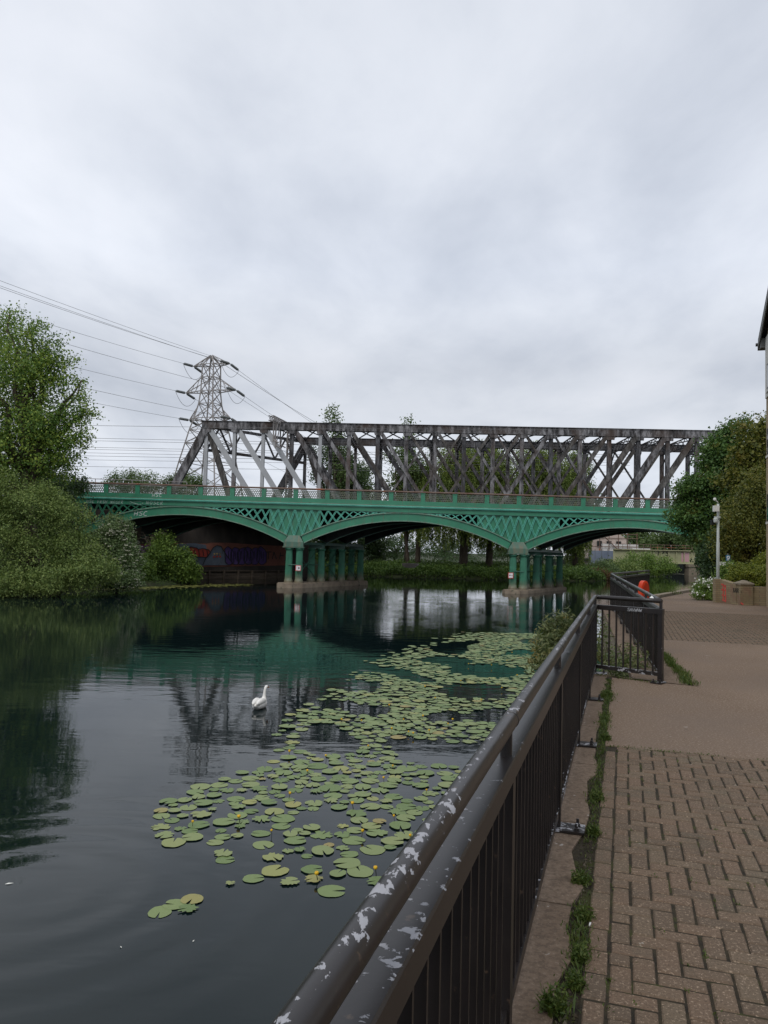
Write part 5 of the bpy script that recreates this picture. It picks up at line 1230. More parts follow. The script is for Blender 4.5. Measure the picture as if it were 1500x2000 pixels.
# ================================================================== RAILINGS
FZ0, FZ1 = HZ - 0.175, HZ - 0.105           # flat rail, bottom and top
BZ0, BZ1 = PZ + 0.085, PZ + 0.135
def H(p, z): return Vector((p.x, p.y, z))
def run(root, a, b, posts, nb_parts, matset, first=0.0, last=1.0, pitch=0.115, side=1, corner_a=False, stuff_rest=True, plates=True):
    """flat rail, bottom rail, posts with feet, bars. posts = distances from a"""
    a, b = H(a, 0), H(b, 0); d = (b - a).normalized(); ln = (b - a).length; rz = math.atan2(d.y, d.x); n = Vector((d.y, -d.x, 0)) * side
    mid = (a + b) / 2
    mb = MB(); w_ = 0.072
    e = .036
    x0, x1 = a - d * e, b + d * e
    b0 = len(mb.v)                            # channel with slightly eased top edges
    nn = Vector((d.y, -d.x, 0))
    sec = [(-w_ / 2, FZ0), (-w_ / 2, FZ1 - .005), (-w_ / 2 + .005, FZ1), (w_ / 2 - .005, FZ1), (w_ / 2, FZ1 - .005), (w_ / 2, FZ0)]
    for p in (x0, x1): mb.v += [tuple(H(p + nn * u, z)) for u, z in sec]
    for i in range(6): j = (i + 1) % 6; mb.f.append((i, j, 6 + j, 6 + i))
    mb.f += [tuple(reversed(range(6))), tuple(range(6, 12))]
    mb.build('flat_rail', M['flatrail'], root)
    mb = MB(); mb.box(H(mid, (BZ0 + BZ1) / 2), (ln + .03, 0.045, BZ1 - BZ0), rz); mb.build('bottom_rail', M['footpaint'], root)
    for t in posts:
        p = a + d * t
        mb = MB(); mb.box(H(p, (PZ + FZ0) / 2 + .004), (0.062, 0.062, FZ0 - PZ - .008), rz)
        po = mb.build('post', M['barpaint'], root)
        mb = MB(); mb.tube([H(p, FZ1 - .002), H(p, HZ - .012)], 0.021, 14); mb.build('stub', M['flatrail'], po, smooth=False)
        if plates:
            c = p + n * 0.075
            mb = MB(); mb.box(H(c, PZ + .013), (0.15, 0.20, 0.012), rz)
            for u in (-.045, .045):
                q = c + d * u + n * .055
                mb.lathe(H(q, PZ + .019), [(.016, 0), (.016, .014), (.009, .016), (.009, .042), (.001, .043)], 6)
                mb.lathe(H(q, PZ + .017), [(.022, 0), (.022, .004)], 12)
            mb.build('base_plate', M['footpaint'], po)
    t = first; cnt = 0; rest = MB(); nr = 0
    pset = [x for x in posts]
    while t < ln - .05:
        if all(abs(t - x) > .05 for x in pset):
            p = a + d * t
            if cnt < nb_parts:
                MB().box(H(p, (BZ1 + FZ0) / 2), (0.012, 0.038, FZ0 - BZ1 + .004), rz + math.pi / 2 * 0).build('baluster', M['barpaint'], root); cnt += 1
            else: rest.box(H(p, (BZ1 + FZ0) / 2), (0.012, 0.038, FZ0 - BZ1 + .004), rz); nr += 1
        t += pitch
    if nr:
        o = rest.build('balusters_beyond', M['barpaint'], root); o['kind'] = 'stuff'
    return cnt
LN1 = (C1 - C0).length
pd = [LN1 - x for x in (0.0, 2.05, 4.3, 6.5, 8.7, 10.9, 13.1)]
rA = thing('river_railing', 'nearest black railing with flaking round handrail along the river wall', 'railing', tuple(H(C1, PZ)))
c_ = run(rA, C0, C1, pd, 91, None, first=3.75)
run(rA, C1, C2, [(C2 - C1).length], 99, None, first=.115, pitch=.105, side=1)
def bend(pts, r_, k=6):
    """ease the corners of a line of points"""
    out = [pts[0]]
    for a, b, c in zip(pts[:-2], pts[1:-1], pts[2:]):
        u = (a - b).normalized() * r_; v_ = (c - b).normalized() * r_
        for i in range(k + 1):
            f = i / k; out.append(b + u * (1 - f) ** 2 + v_ * f ** 2)
    out.append(pts[-1]); return out
def dense(pts, step=0.25):
    out = []
    for a, b in zip(pts[:-1], pts[1:]):
        n = max(1, int((b - a).length / step))
        for i in range(n): out.append(a.lerp(b, i / n))
    return out + [pts[-1]]
mb = MB(); mb.tube(dense(bend([H(C0, HZ), H(C1, HZ), H(C2, HZ)], .07)), 0.030, 20); mb.build('handrail', M['handrail'], rA, smooth=True)
mb = MB()
for x in pd[1:]:
    p = H(C0, HZ) + dV * (x + .10); mb.tube([p - dV * .012, p - dV * .011, p + dV * .010, p + dV * .012], [.0303, .0318, .0318, .0303], 20)
mb.build('sleeve_joint', M['handrail'], rA, smooth=False)
mb = MB(); _u = (C2 - C1).normalized(); write(mb, 'SAVWNW', H(C1 + _u * .50 - Vector((_u.y, -_u.x, 0)) * -.0375, FZ0 + .012), tuple(_u), (0, 0, 1), .042, .036, .034, .0045, nrm=(0, -1, 0))
mb.v = [(x, y, z) for x, y, z in mb.v]; mb.build('scratched_graffiti', M['grey_new'], rA)
rC = thing('river_railing', 'farther black railing running from the path corner down to the river bank', 'railing', tuple(H(C2, PZ)))
L23 = (C3 - C2).length; L34 = (C4 - C3).length
run(rC, C2 + d23 * .05, C3, [2.2 * k for k in range(1, int(L23 / 2.2) + 1)] + [L23 - .05], 82, None, first=.10, side=1)
run(rC, C3, C4, [2.4, 4.8, L34 - .1], 0, None, first=.12, side=1)
mb = MB(); mb.tube(dense(bend([H(C2, HZ) + d23 * .05, H(C3, HZ), H(C4, HZ)], .2), .5), 0.030, 14); mb.build('handrail', M['handrail'], rC, smooth=True)
# lifebuoy housing beyond the far railing corner
lbp = P(1257, 1149, 25.0)
M['orange'] = noisy('orange_plastic', (0.62, 0.050, 0.014), (0.72, 0.075, 0.022), 2.0, 0.42)
M['orange_d'] = noisy('orange_plastic_inner', (0.38, 0.035, 0.012), (0.45, 0.05, 0.018), 2.0, 0.5)
lb = thing('lifebuoy_housing', 'bright orange lifebuoy housing standing behind the farther railing', 'lifebuoy', (lbp.x, 25.0, PZ))
mb = MB(); ztop = P(1257, 1134, 25).z; R_ = .30; cz = ztop - R_
q = [(lbp.x - .15 * 0, 25, 0)]
def horseshoe(mb, r_, y0, y1, wx, legs):
    ax = Vector((math.sin(R(68)), math.cos(R(68)), 0)) * 1.0; ny_ = Vector((ax.y, -ax.x, 0))
    pts = [(-r_, -legs)] + [(r_ * math.cos(math.pi - math.pi * k / 12), r_ * math.sin(math.pi - math.pi * k / 12)) for k in range(13)] + [(r_, -legs)]
    c0 = Vector((lbp.x, 25.0, cz)) + ny_ * y0
    mb.prism([tuple(c0 + ax * (u * wx) + Vector((0, 0, v_))) for u, v_ in pts], ny_ * (y1 - y0))
horseshoe(mb, R_, -.09, .09, .50, .50); mb.build('shell', M['orange'], lb)
mb = MB(); horseshoe(mb, R_ * .78, .085, .125, .50, .42); mb.build('cover', M['orange_d'], lb)
mb = MB(); mb.tube([(lbp.x, 25, PZ), (lbp.x, 25, cz - .4)], .035, 10); mb.build('post', M['steel'], lb)

# ================================================================== LAMP POLE, SIGNS, WALL, BUILDING
M['palegrey'] = noisy('pale_grey_steel', (0.42, 0.46, 0.44), (0.52, 0.55, 0.53), 1.0, 0.5)
M['camwhite'] = noisy('camera_white', (0.66, 0.66, 0.63), (0.74, 0.74, 0.70), 1.0, 0.45)
Yp = 29.6; bp = P(1402, 1172, Yp); tp = P(1402, 984, Yp)
lp = thing('camera_pole', 'slim pale pole with a white box and a camera beside the brick wall', 'pole', (bp.x, Yp, PZ))
mb = MB(); mb.tube([(bp.x, Yp, PZ), (bp.x, Yp, P(1402, 1060, Yp).z), (bp.x, Yp, P(1402, 1058, Yp).z), (bp.x, Yp, tp.z)], [.062, .06, .05, .045], 14); mb.build('pole', M['palegrey'], lp, smooth=True)
c = P(1398.5, 993.5, Yp - .12); mb = MB(); mb.box(c, (.20, .16, .23)); mb.box(c + Vector((0, -.085, 0)), (.17, .012, .19)); mb.build('equipment_box', M['camwhite'], lp)
c = P(1398.5, 1015, Yp - .10); mb = MB(); mb.box(c + Vector((.05, 0, .10)), (.22, .08, .05)); mb.lathe(c - Vector((.01, 0, .10)), [(.02, -.03), (.075, 0), (.085, .05), (.085, .14), (.05, .18)], 14); mb.build('camera', M['palegrey'], lp)
c = P(1392, 1020, Yp + .1); mb = MB(); mb.box(c, (.13, .16, .20)); mb.build('floodlight', M['black'], lp)
mb = MB(); c = P(1396, 975, Yp); mb.lathe(c, [(.03, -.06), (.06, -.02), (.05, .04), (.01, .06)], 10); mb.tube([c, (bp.x, Yp, tp.z + .05)], .015, 6); mb.build('sensor', M['camwhite'], lp)
# signs
M['blue'] = noisy('sign_blue', (0.045, 0.15, 0.24), (0.06, 0.19, 0.29), 2, 0.45, bs=0)
Ys = 34; c = P(1422, 1090, Ys)
sg = thing('blue_sign', 'blue sign with a white ring emblem on a post behind the brick wall', 'sign', (c.x, Ys, 1.7))
mb = MB(); mb.tube([(c.x, Ys + .03, 1.7), (c.x, Ys + .03, c.z + .2)], .03, 8); mb.build('post', M['steel'], sg)
mb = MB(); mb.box(c, (.18, .03, .26)); bd = mb.build('board', M['blue'], sg)
mb = MB()
for k in range(16):
    a, b = 2 * math.pi * k / 16, 2 * math.pi * (k + 1) / 16
    mb.beam((c.x + .055 * math.cos(a), Ys - .02, c.z + .03 + .055 * math.sin(a)), (c.x + .055 * math.cos(b), Ys - .02, c.z + .03 + .055 * math.sin(b)), .03, .01, up=(0, 1, 0))
mb.box((c.x, Ys - .02, c.z - .08), (.10, .01, .03)); mb.build('emblem', M['signwhite'], bd)
c = P(1417, 1101, Ys + .3)
sg = thing('white_sign', 'blank looking pale sign board low behind the brick wall, under the blue sign', 'sign', (c.x, Ys + .3, 1.7))
mb = MB(); mb.box(c, (.66, .03, .16)); mb.build('board', M['camwhite'], sg)
mb = MB(); mb.tube([(c.x - .26, Ys + .34, 1.7), (c.x - .26, Ys + .34, c.z)], .02, 8); mb.tube([(c.x + .26, Ys + .34, 1.7), (c.x + .26, Ys + .34, c.z)], .02, 8); mb.build('post', M['steel'], sg)
# brick wall
def wallbrick(name, cs, mortar, sx=1.0):
    m, nt, b = newmat(name)
    t = N(nt, 'ShaderNodeTexCoord'); sp = N(nt, 'ShaderNodeSeparateXYZ'); L(nt, t.outputs['Object'], sp.inputs[0])
    cb = N(nt, 'ShaderNodeCombineXYZ'); L(nt, math_(nt, 'ADD', sp.outputs['X'], sp.outputs['Y']), cb.inputs[0]); L(nt, sp.outputs['Z'], cb.inputs[1])
    br = N(nt, 'ShaderNodeTexBrick'); L(nt, cb.outputs[0], br.inputs['Vector']); br.inputs['Scale'].default_value = 1.0
    br.inputs['Brick Width'].default_value = .225 * sx; br.inputs['Row Height'].default_value = .075; br.inputs['Mortar Size'].default_value = .006
    for i, k in enumerate(('Color1', 'Color2')): br.inputs[k].default_value = (*cs[i], 1)
    br.inputs['Mortar'].default_value = (*mortar, 1)
    v = coords(nt); c = mixc(nt, math_(nt, 'MULTIPLY', noise(nt, v, 3.0, 6, .65), .7), br.outputs['Color'], tuple(x * .6 for x in cs[0]))
    k = ramp(nt, noise(nt, v, 1.6, 5, .6), [(.52, 0), (.64, .8)]).outputs[0]; c = mixc(nt, k, c, cs[2])
    L(nt, c, b.inputs['Base Color']); b.inputs['Roughness'].default_value = .9
    bump(nt, b, math_(nt, 'ADD', br.outputs['Fac'], math_(nt, 'MULTIPLY', noise(nt, v, 60, 3), -.4)), .6, -.006); return m
M['wallbrick'] = wallbrick('buff_wall_brick', ((.25, .19, .105), (.31, .245, .14), (.20, .115, .075)), (.15, .13, .095))
M['bldgbrick'] = wallbrick('yellow_stock_brick', ((.38, .29, .17), (.44, .34, .21), (.40, .31, .2)), (.28, .24, .19))
W0 = G(1405, 1177, PZ); W1 = P(1447, 1150, 27.9); W2 = P(1500, 1150, 27.3)
W0.z = W1.z = W2.z = PZ
bw = thing('garden_wall', 'low weathered brick wall with a capped pier beside the tarmac path', 'wall', (W0.x, W0.y, PZ))
hW = P(1402, 1131.5, W0.y).z - PZ; hW2 = P(1480, 1146, 27.6).z - PZ
def wallseg(a, b, h0, h1, th=.22):
    d = (b - a).normalized(); n = Vector((-d.y, d.x, 0)) * th
    mb = MB(); k = 10; q = []
    for i in range(k + 1):
        f = i / k; hh = h0 + (h1 - h0) * (f ** 1.0)
        q.append((a.lerp(b, f), hh))
    mb.prism([tuple(H(a, PZ - .2)), tuple(H(b, PZ - .2))] + [tuple(H(p, PZ + hh)) for p, hh in reversed(q)], n); return mb
wallseg(W0, W1 - Vector((.17, 0, 0)), hW, hW - .14).build('wall', M['wallbrick'], bw)
e_ = (W0 - W1).normalized()
mb = MB(); mb.box((W0.x - .03, W0.y + .11, PZ + hW / 2 + .005), (.24, .26, hW + .01)); mb.build('end_pier', M['wallbrick'], bw)
wallseg(W1 + Vector((.20, -.04, 0)), W2 + Vector((1.2, -.3, 0)), hW2, hW2).build('wall', M['wallbrick'], bw)
pw = .46; hP = P(1455, 1142, 27.7).z - PZ
pc = Vector((P(1455, 1150, 27.75).x, 27.85, PZ))
mb = MB(); mb.box((pc.x, pc.y, PZ + hP / 2 - .1), (pw, pw, hP + .2)); pi_ = mb.build('pier', M['wallbrick'], bw)
mb = MB(); b0 = 0; cw = pw / 2 + .035
for z, h_ in ((PZ + hP, cw), (PZ + hP + .05, cw), (PZ + hP + .15, .06), (PZ + hP + .16, .03)): mb.v += [(pc.x + sx_ * h_, pc.y + sy_ * h_, z) for sx_, sy_ in ((-1, -1), (1, -1), (1, 1), (-1, 1))]
for k in range(3):
    for i in range(4): j = (i + 1) % 4; mb.f.append((4 * k + i, 4 * k + j, 4 * k + 4 + j, 4 * k + 4 + i))
mb.f += [(3, 2, 1, 0), (12, 13, 14, 15)]; mb.build('cap', M['quay'], pi_)
W1b = W1 - Vector((.17, 0, 0)); dW = (W1b - W0).normalized(); nW = Vector((dW.y, -dW.x, 0))
M['red_spray'] = noisy('red_spray', (.5, .06, .045), (.56, .09, .07), 3, .7, bs=0)
mb = MB()
for a, c_ in (((.25, .72), (.25, .1)), ((.12, .70), (.40, .62)), ((.13, .5), (.38, .48)), ((.16, .3), (.40, .28)), ((.2, .12), (.42, .07)), ((.38, .68), (.40, .1)), ((1.25, .10), (1.45, .04))):
    pa = W0 + dW * a[0] + nW * .006; pb_ = W0 + dW * c_[0] + nW * .006; mb.beam(H(pa, PZ + a[1]), H(pb_, PZ + c_[1]), .05, .006, up=tuple(nW))
mb.build('graffiti', M['red_spray'], bw)
mb = MB()
for k in range(5):
    pa = W0 + dW * (.85 + .1 * k) + nW * .006; mb.beam(H(pa, PZ + .42), H(pa + dW * .05, PZ + .6), .025, .006, up=tuple(nW)); mb.beam(H(pa, PZ + .58), H(pa + dW * .09, PZ + .46), .025, .006, up=tuple(nW))
mb.build('graffiti', M['black'], bw)
# building at the right edge
A = P(1496.6, 1100, 26.9); A.z = 0
bd_ = thing('brick_house', 'tall yellow brick building with a steep dark roof verge, at the right edge', 'building', (A.x, A.y, PZ))
dep, wid = 11.0, 9.0
ez = P(1490, 660, 27).z; rz_ = ez + dep / 2 * .62
f = lambda u, v_, z: tuple(Vector((A.x, A.y, 0)) - dV * u + nV * v_ + Vector((0, 0, z)))
mb = MB()
g_ = [f(0, 0, 1.6), f(dep, 0, 1.6), f(dep, 0, ez), f(dep / 2, 0, rz_), f(0, 0, ez)]
mb.prism(g_, nV * wid); mb.build('wall', M['bldgbrick'], bd_)
zr = P(1497, 780, 27).z
M['renderw'] = noisy('cream_render', (.55, .53, .48), (.62, .60, .55), .6, .8)
mb = MB(); mb.prism([f(-.012, -.03, zr), f(dep + .012, -.03, zr), f(dep + .012, -.03, ez - .02), f(-.012, -.03, ez - .02)], nV * (.03 - .002)); mb.build('render_band', M['renderw'], bd_)
M['roof'] = noisy('dark_roof_tile', (.028, .026, .026), (.05, .046, .045), 4, .8)
M['bargeboard'] = noisy('grey_bargeboard', (.10, .10, .09), (.15, .15, .14), 2, .6)
oh = .20; th_ = .14; sl = .62
for sg_, nm in ((-1, 'roof'), (1, 'roof')):
    u0 = -.45 if sg_ < 0 else dep + .45; z0 = ez - .45 * sl + .18
    mb = MB(); mb.prism([f(u0, -oh, z0), f(dep / 2, -oh, rz_ + .18), f(dep / 2, -oh, rz_ + .18 + th_), f(u0, -oh, z0 + th_)], nV * (wid + 2 * oh)); mb.build(nm, M['roof'], bd_)
    mb = MB(); mb.prism([f(u0, -oh - .012, z0 - .26), f(dep / 2, -oh - .012, rz_ - .08), f(dep / 2, -oh - .012, rz_ + .17), f(u0, -oh - .012, z0 - .01)], nV * .04); mb.build('bargeboard', M['bargeboard'], bd_)
mb = MB(); mb.prism([f(-.45, -oh + .03, ez - .36), f(-.02, -oh + .03, ez - .36), f(-.02, -oh + .03, ez - .02), f(-.45, -oh + .03, ez - .10)], nV * (wid + .5)); mb.build('soffit_box', M['bargeboard'], bd_)
mb = MB(); mb.tube([f(-.54, -oh - .06, ez - .12), f(-.54, wid + .3, ez - .12)], .06, 10); mb.build('gutter', M['black'], bd_)
M['glass'] = noisy('dark_window_glass', (.02, .022, .024), (.03, .033, .036), 1, .08, spec=.6, bs=0)
for z0, z1 in ((P(1498, 893, 27).z, P(1498, 842, 27).z), (P(1498, 1020, 27).z, P(1498, 968, 27).z), (P(1498, 768, 27).z, P(1498, 718, 27).z)):
    for u0 in (.36, 3.4, 6.4):
        mb = MB(); mb.prism([f(u0, -.045, z0), f(u0 + 1.6, -.045, z0), f(u0 + 1.6, -.045, z1), f(u0, -.045, z1)], nV * .03); wn = mb.build('window', M['black'], bd_)
        mb = MB(); mb.prism([f(u0 + .08, -.052, z0 + .08), f(u0 + 1.52, -.052, z0 + .08), f(u0 + 1.52, -.052, z1 - .08), f(u0 + .08, -.052, z1 - .08)], nV * .005); mb.build('pane', M['glass'], wn)
        mb = MB(); mb.prism([f(u0 - .06, -.07, z0 - .09), f(u0 + 1.66, -.07, z0 - .09), f(u0 + 1.66, -.07, z0 - .01), f(u0 - .06, -.07, z0 - .01)], nV * .068); mb.build('sill', M['renderw'], wn)

# ================================================================== WATER LILIES
PADPOLY = [(296, 1592), (340, 1560), (420, 1535), (470, 1512), (560, 1500), (590, 1470), (640, 1452), (585, 1425), (620, 1395), (690, 1370), (690, 1345), (760, 1322), (800, 1290), (900, 1262), (960, 1243), (1035, 1238), (1075, 1245), (1068, 1300), (1015, 1390), (960, 1460), (905, 1530), (840, 1620), (770, 1720), (735, 1735), (660, 1722), (640, 1700), (560, 1722), (480, 1700), (540, 1640), (500, 1625), (420, 1640), (330, 1635)]
def inside(x, y, pg):
    c = False; n = len(pg)
    for i in range(n):
        (ax, ay), (bx, by) = pg[i], pg[(i + 1) % n]
        if (ay > y) != (by > y) and x < (bx - ax) * (y - ay) / (by - ay) + ax: c = not c
    return c
WP = [(G(x, y, 0).x, G(x, y, 0).y) for x, y in PADPOLY]
wx = [p[0] for p in WP]; wy = [p[1] for p in WP]
rl_ = random.Random(17); pads = []
HOLES = [((840, 1470), 1.1), ((900, 1478), 1.1), ((960, 1475), 1.0), ((720, 1388), .9), ((660, 1378), .7), ((800, 1452), .7), ((880, 1400), .8), ((925, 1350), 1.6), ((950, 1310), 2.0), ((640, 1600), .5), ((800, 1545), .45), ((600, 1560), .35), ((740, 1590), .35), ((430, 1590), .3), ((870, 1290), 1.5), ((980, 1400), 1.2), ((700, 1340), 1.2)]
HW = [(G(a[0], a[1], 0), r_) for a, r_ in HOLES]
import mathutils
grid = {}
tries = 0
while tries < 90000 and len(pads) < 2300:
    tries += 1
    # more throws near the quay, where each pad is seen on its own
    y = rl_.uniform(min(wy), max(wy)); x = rl_.uniform(min(wx), max(wx))
    jx = (.016 if y > 14 else .006) * y; 
    if not inside(x + rl_.gauss(0, jx), y + rl_.gauss(0, jx * 2.2), WP): continue
    if any((x - h.x) ** 2 + ((y - h.y) * .9) ** 2 < r_ * r_ * rl_.uniform(.35, .8) for h, r_ in HW): continue
    den = 1.0 if y > 15.5 else .75
    if rl_.random() > den: continue
    nz = mathutils.noise.noise(Vector((x * .55, y * .40, 3)))
    if nz < (-.26 if y > 15 else -.26): continue
    r_ = rl_.choice((.085, .115, .135, .145, .15, .155, .165, .175)) * rl_.uniform(.85, 1.1)
    key = (int(x / .4), int(y / .4)); ok = True
    for i in (-1, 0, 1):
        for j in (-1, 0, 1):
            for (qx, qy, qr) in grid.get((key[0] + i, key[1] + j), ()):
                if (x - qx) ** 2 + (y - qy) ** 2 < ((r_ + qr) * (.84 if y < 15.5 else .74)) ** 2: ok = False
    if not ok: continue
    grid.setdefault(key, []).append((x, y, r_)); pads.append((x, y, r_))
fixed = [((312, 1782), .135, 0), ((341, 1768), .125, 0), ((375, 1758), .125, 0), ((367, 1776), .115, 2), ((436, 1668), .13, 1), ((440, 1680), .12, 0), ((495, 1717), .125, 0), ((537, 1702), .165, 0), ((533, 1676), .14, 1), ((566, 1724), .115, 1), ((648, 1741), .160, 0), ((703, 1703), .17, 0), ((678, 1687), .17, 0), ((610, 1700), .13, 0), ((660, 1708), .11, 0), ((514, 1651), .14, 0), ((509, 1629), .13, 0), ((735, 1722), .13, 2), ((612, 1718), .12, 2), ((450, 1727), .06, 2)]
fx = [(G(a[0], a[1], 0), r_, k) for a, r_, k in fixed]
pads = [p for p in pads if all((p[0] - q.x) ** 2 + (p[1] - q.y) ** 2 > (p[2] + r_) ** 2 * .8 for q, r_, k in fx)]
pads.sort(key=lambda p: p[1])
m, nt, b = newmat('lily_pad_leaf'); v = coords(nt)
oi = N(nt, 'ShaderNodeObjectInfo'); gg = N(nt, 'ShaderNodeNewGeometry')
sel = math_(nt, 'FRACT', math_(nt, 'ADD', oi.outputs['Random'], gg.outputs['Random Per Island']))
c = ramp(nt, sel, [(0, (.118, .178, .058)), (.45, (.168, .228, .082)), (.9, (.215, .256, .100)), (.97, (.27, .28, .09)), (1, (.27, .22, .08))]).outputs[0]
k = ramp(nt, noise(nt, v, 22, 5, .65), [(.60, 0), (.68, .8)]).outputs[0]; c = mixc(nt, k, c, (.17, .13, .045))
L(nt, c, b.inputs['Base Color']); b.inputs['Roughness'].default_value = .5; b.inputs['Specular IOR Level'].default_value = .32
bump(nt, b, noise(nt, v, 30, 3), .25, .004); M['pad'] = m
def padshape(seed, ragged):
    r = random.Random(seed); n = 26; v = [(0, 0, .002)]; fcs = []
    nt_ = r.uniform(.10, .22); ell = r.uniform(.84, .98); ph = [r.uniform(0, 6.3) for _ in range(3)]
    for ring, rad in ((1, .55), (2, 1.0)):
        for i in range(n + 1):
            a = nt_ + (2 * math.pi - 2 * nt_) * i / n
            q = rad * (1 + .025 * math.sin(3 * a + ph[0]) + .02 * math.sin(5 * a + ph[1]))
            if ring == 2:
                q *= 1 - (.05 * r.random())
                if i in (0, n): q *= .93
                if ragged and r.random() < .38: q *= r.uniform(.62, .92)
            v.append((q * math.cos(a), q * ell * math.sin(a), (.035 * math.sin(2 * a + ph[2]) + .02 * math.sin(7 * a)) * (rad ** 2) * .12))
    for i in range(n): fcs.append((0, 1 + i, 2 + i)); fcs.append((1 + i, n + 2 + i, n + 3 + i, 2 + i))
    return v, fcs
PM = []
for s in range(14):
    vv, ff = padshape(s, s >= 9); me = bpy.data.meshes.new('lily_pad'); me.from_pydata(vv, [], ff); me.update(); me.materials.append(M['pad']); me.polygons.foreach_set('use_smooth', [True] * len(ff)); PM.append(me)
npd = 0
def put_pad(x, y, r_, kind, label, group):
    global npd
    o = bpy.data.objects.new('lily_pad', PM[rl_.randrange(9) if kind == 0 else rl_.randrange(9, 14)]); col.objects.link(o)
    o.location = (x, y, .006 + .003 * (npd % 5)); o.scale = (r_, r_, r_); o.rotation_euler = (rl_.uniform(-.012, .012), rl_.uniform(-.012, .012), rl_.uniform(0, 6.28)); npd += 1
    tag(o, label, 'lily pad', group)
FL = {0: 'left pad of the little cluster floating apart at the lower left', 1: 'upper middle pad of the little cluster floating apart at the lower left', 2: 'upper right pad of the little cluster floating apart at the lower left', 3: 'torn pad of the little cluster floating apart at the lower left',
      4: 'upper of two overlapping pads just right of the dark water, left of the main patch', 5: 'lower of two overlapping pads just left of the main patch', 10: 'round pad nearest to the handrail, at the bottom of the main patch', 19: 'tiny torn pad floating alone left of the main patch'}
for i, (q, r_, k) in enumerate(fx):
    if i in FL: put_pad(q.x, q.y, r_, 1 if k else 0, FL[i], 'lily pads')
    else: put_pad(q.x, q.y, r_, 1 if k else 0, 'green lily pad along the lower edge of the patch nearest the railing', 'lily pads at the lower edge of the patch')
for (x, y, r_) in pads[:280]:
    rg = rl_.random() < .28
    put_pad(x, y, r_, 1 if rg else 0, 'torn green lily pad floating in the near patch by the railing' if rg else 'whole round green lily pad floating in the near patch by the railing', 'torn pads of the near patch' if rg else 'whole pads of the near patch')
mb = MB()
for i, (x, y, r_) in enumerate(pads[280:]):
    s = rl_.randrange(14); rot = rl_.uniform(0, 6.28); ca, sa = math.cos(rot), math.sin(rot); z = .010 + .0045 * (i % 5); n0 = len(mb.v); vv, ff = padshape(s, s > 9)
    tx, ty = rl_.gauss(0, .035), rl_.gauss(0, .035)
    for (a, b_, c_) in vv: mb.v.append((x + r_ * (a * ca - b_ * sa), y + r_ * (a * sa + b_ * ca), z + r_ * c_ + max(0, r_ * (a * tx + b_ * ty))))
    mb.f += [tuple(n0 + q for q in f_) for f_ in ff]
o = mb.build('lily_pads_beyond', M['pad'], smooth=True); tag(o, 'dense carpet of lily pads stretching along the quay towards the bridge', 'lily pads', kind='stuff')
# thin floating mat off the left bushes
mb = MB(); rl2 = random.Random(5)
for k in range(1500):
    u = rl2.random(); px_ = 185 + u * 300; pyw = 1150 - 7.5 * u; p = G(px_ + rl2.uniform(-12, 12), pyw + rl2.gauss(0, 2.2) * (1 - .5 * u), 0)
    if rl2.random() < u * .55: continue
    r_ = rl2.uniform(.10, .22); n0 = len(mb.v); st = rl2.uniform(0, 6)
    mb.v += [(p.x + r_ * math.cos(st + a * 1.047), p.y + r_ * .9 * math.sin(st + a * 1.047), .008 + .003 * (k % 4) + rl2.uniform(0, .03)) for a in range(6)]; mb.f.append(tuple(n0 + a for a in range(6)))
M['mat'] = noisy('floating_weed', (.14, .155, .04), (.22, .22, .06), 2.0, .6, c3=(.35, .30, .05), s3=3.0, t3=(.62, .68), bs=0)
tag(mb.build('floating_weed', M['mat']), 'yellow green mat of floating weed off the left bank below the bushes', 'water weed', kind='stuff')
mb = MB()
for k in range(500):
    px_ = 1262 + rl2.random() * 90; p = G(px_, 1120.8 + rl2.gauss(0, .5) - (px_ - 1262) * -.006, 0); r_ = rl2.uniform(.1, .3); n0 = len(mb.v)
    mb.v += [(p.x + r_ * math.cos(a * 1.047), p.y + r_ * math.sin(a * 1.047), .01 + .003 * (k % 4)) for a in range(6)]; mb.f.append(tuple(n0 + a for a in range(6)))
tag(mb.build('foam_line', M['cream']), 'pale line of foam across the mouth of the side channel', 'foam', kind='stuff')
# flowers on stalks
M['yellow'] = noisy('lily_yellow', (.62, .36, .012), (.72, .46, .02), 20, .5, bs=0); M['stalk'] = noisy('lily_stalk', (.02, .03, .012), (.035, .045, .018), 5, .6, bs=0)
def blossom(mb, r_):
    mb.lathe((0, 0, 0), [(r_ * .2, -r_ * .8), (r_ * .85, -r_ * .35), (r_, .15 * r_), (r_ * .8, r_ * .75), (r_ * .45, r_ * .8), (r_ * .35, r_ * .45)], 10)
bm_ = MB(); blossom(bm_, .030); bme = bpy.data.meshes.new('bloom'); bme.from_pydata(bm_.v, [], bm_.f); bme.update(); bme.materials.append(M['yellow']); bme.polygons.foreach_set('use_smooth', [True] * len(bme.polygons))
sm_ = MB(); sm_.tube([(.01, .02, -.02), (.006, .01, .03), (0, 0, .08)], [.006, .006, .005], 6); sme = bpy.data.meshes.new('stalk'); sme.from_pydata(sm_.v, [], sm_.f); sme.update(); sme.materials.append(M['stalk'])
FP = [(618, 1718), (733, 1707), (466, 1604), (688, 1577), (708, 1632), (769, 1600), (801, 1640), (565, 1473), (530, 1629), (566, 1557), (749, 1525), (767, 1500), (833, 1548), (636, 1481), (719, 1461), (600, 1511), (376, 1612), (807, 1436), (798, 1432), (765, 1427), (838, 1430), (788, 1408), (884, 1409), (667, 1409), (706, 1410), (875, 1416), (830, 1343), (826, 1402), (900, 1330), (990, 1290), (960, 1300), (1000, 1275), (940, 1370), (760, 1380), (980, 1345), (1010, 1320), (915, 1297), (850, 1365)]
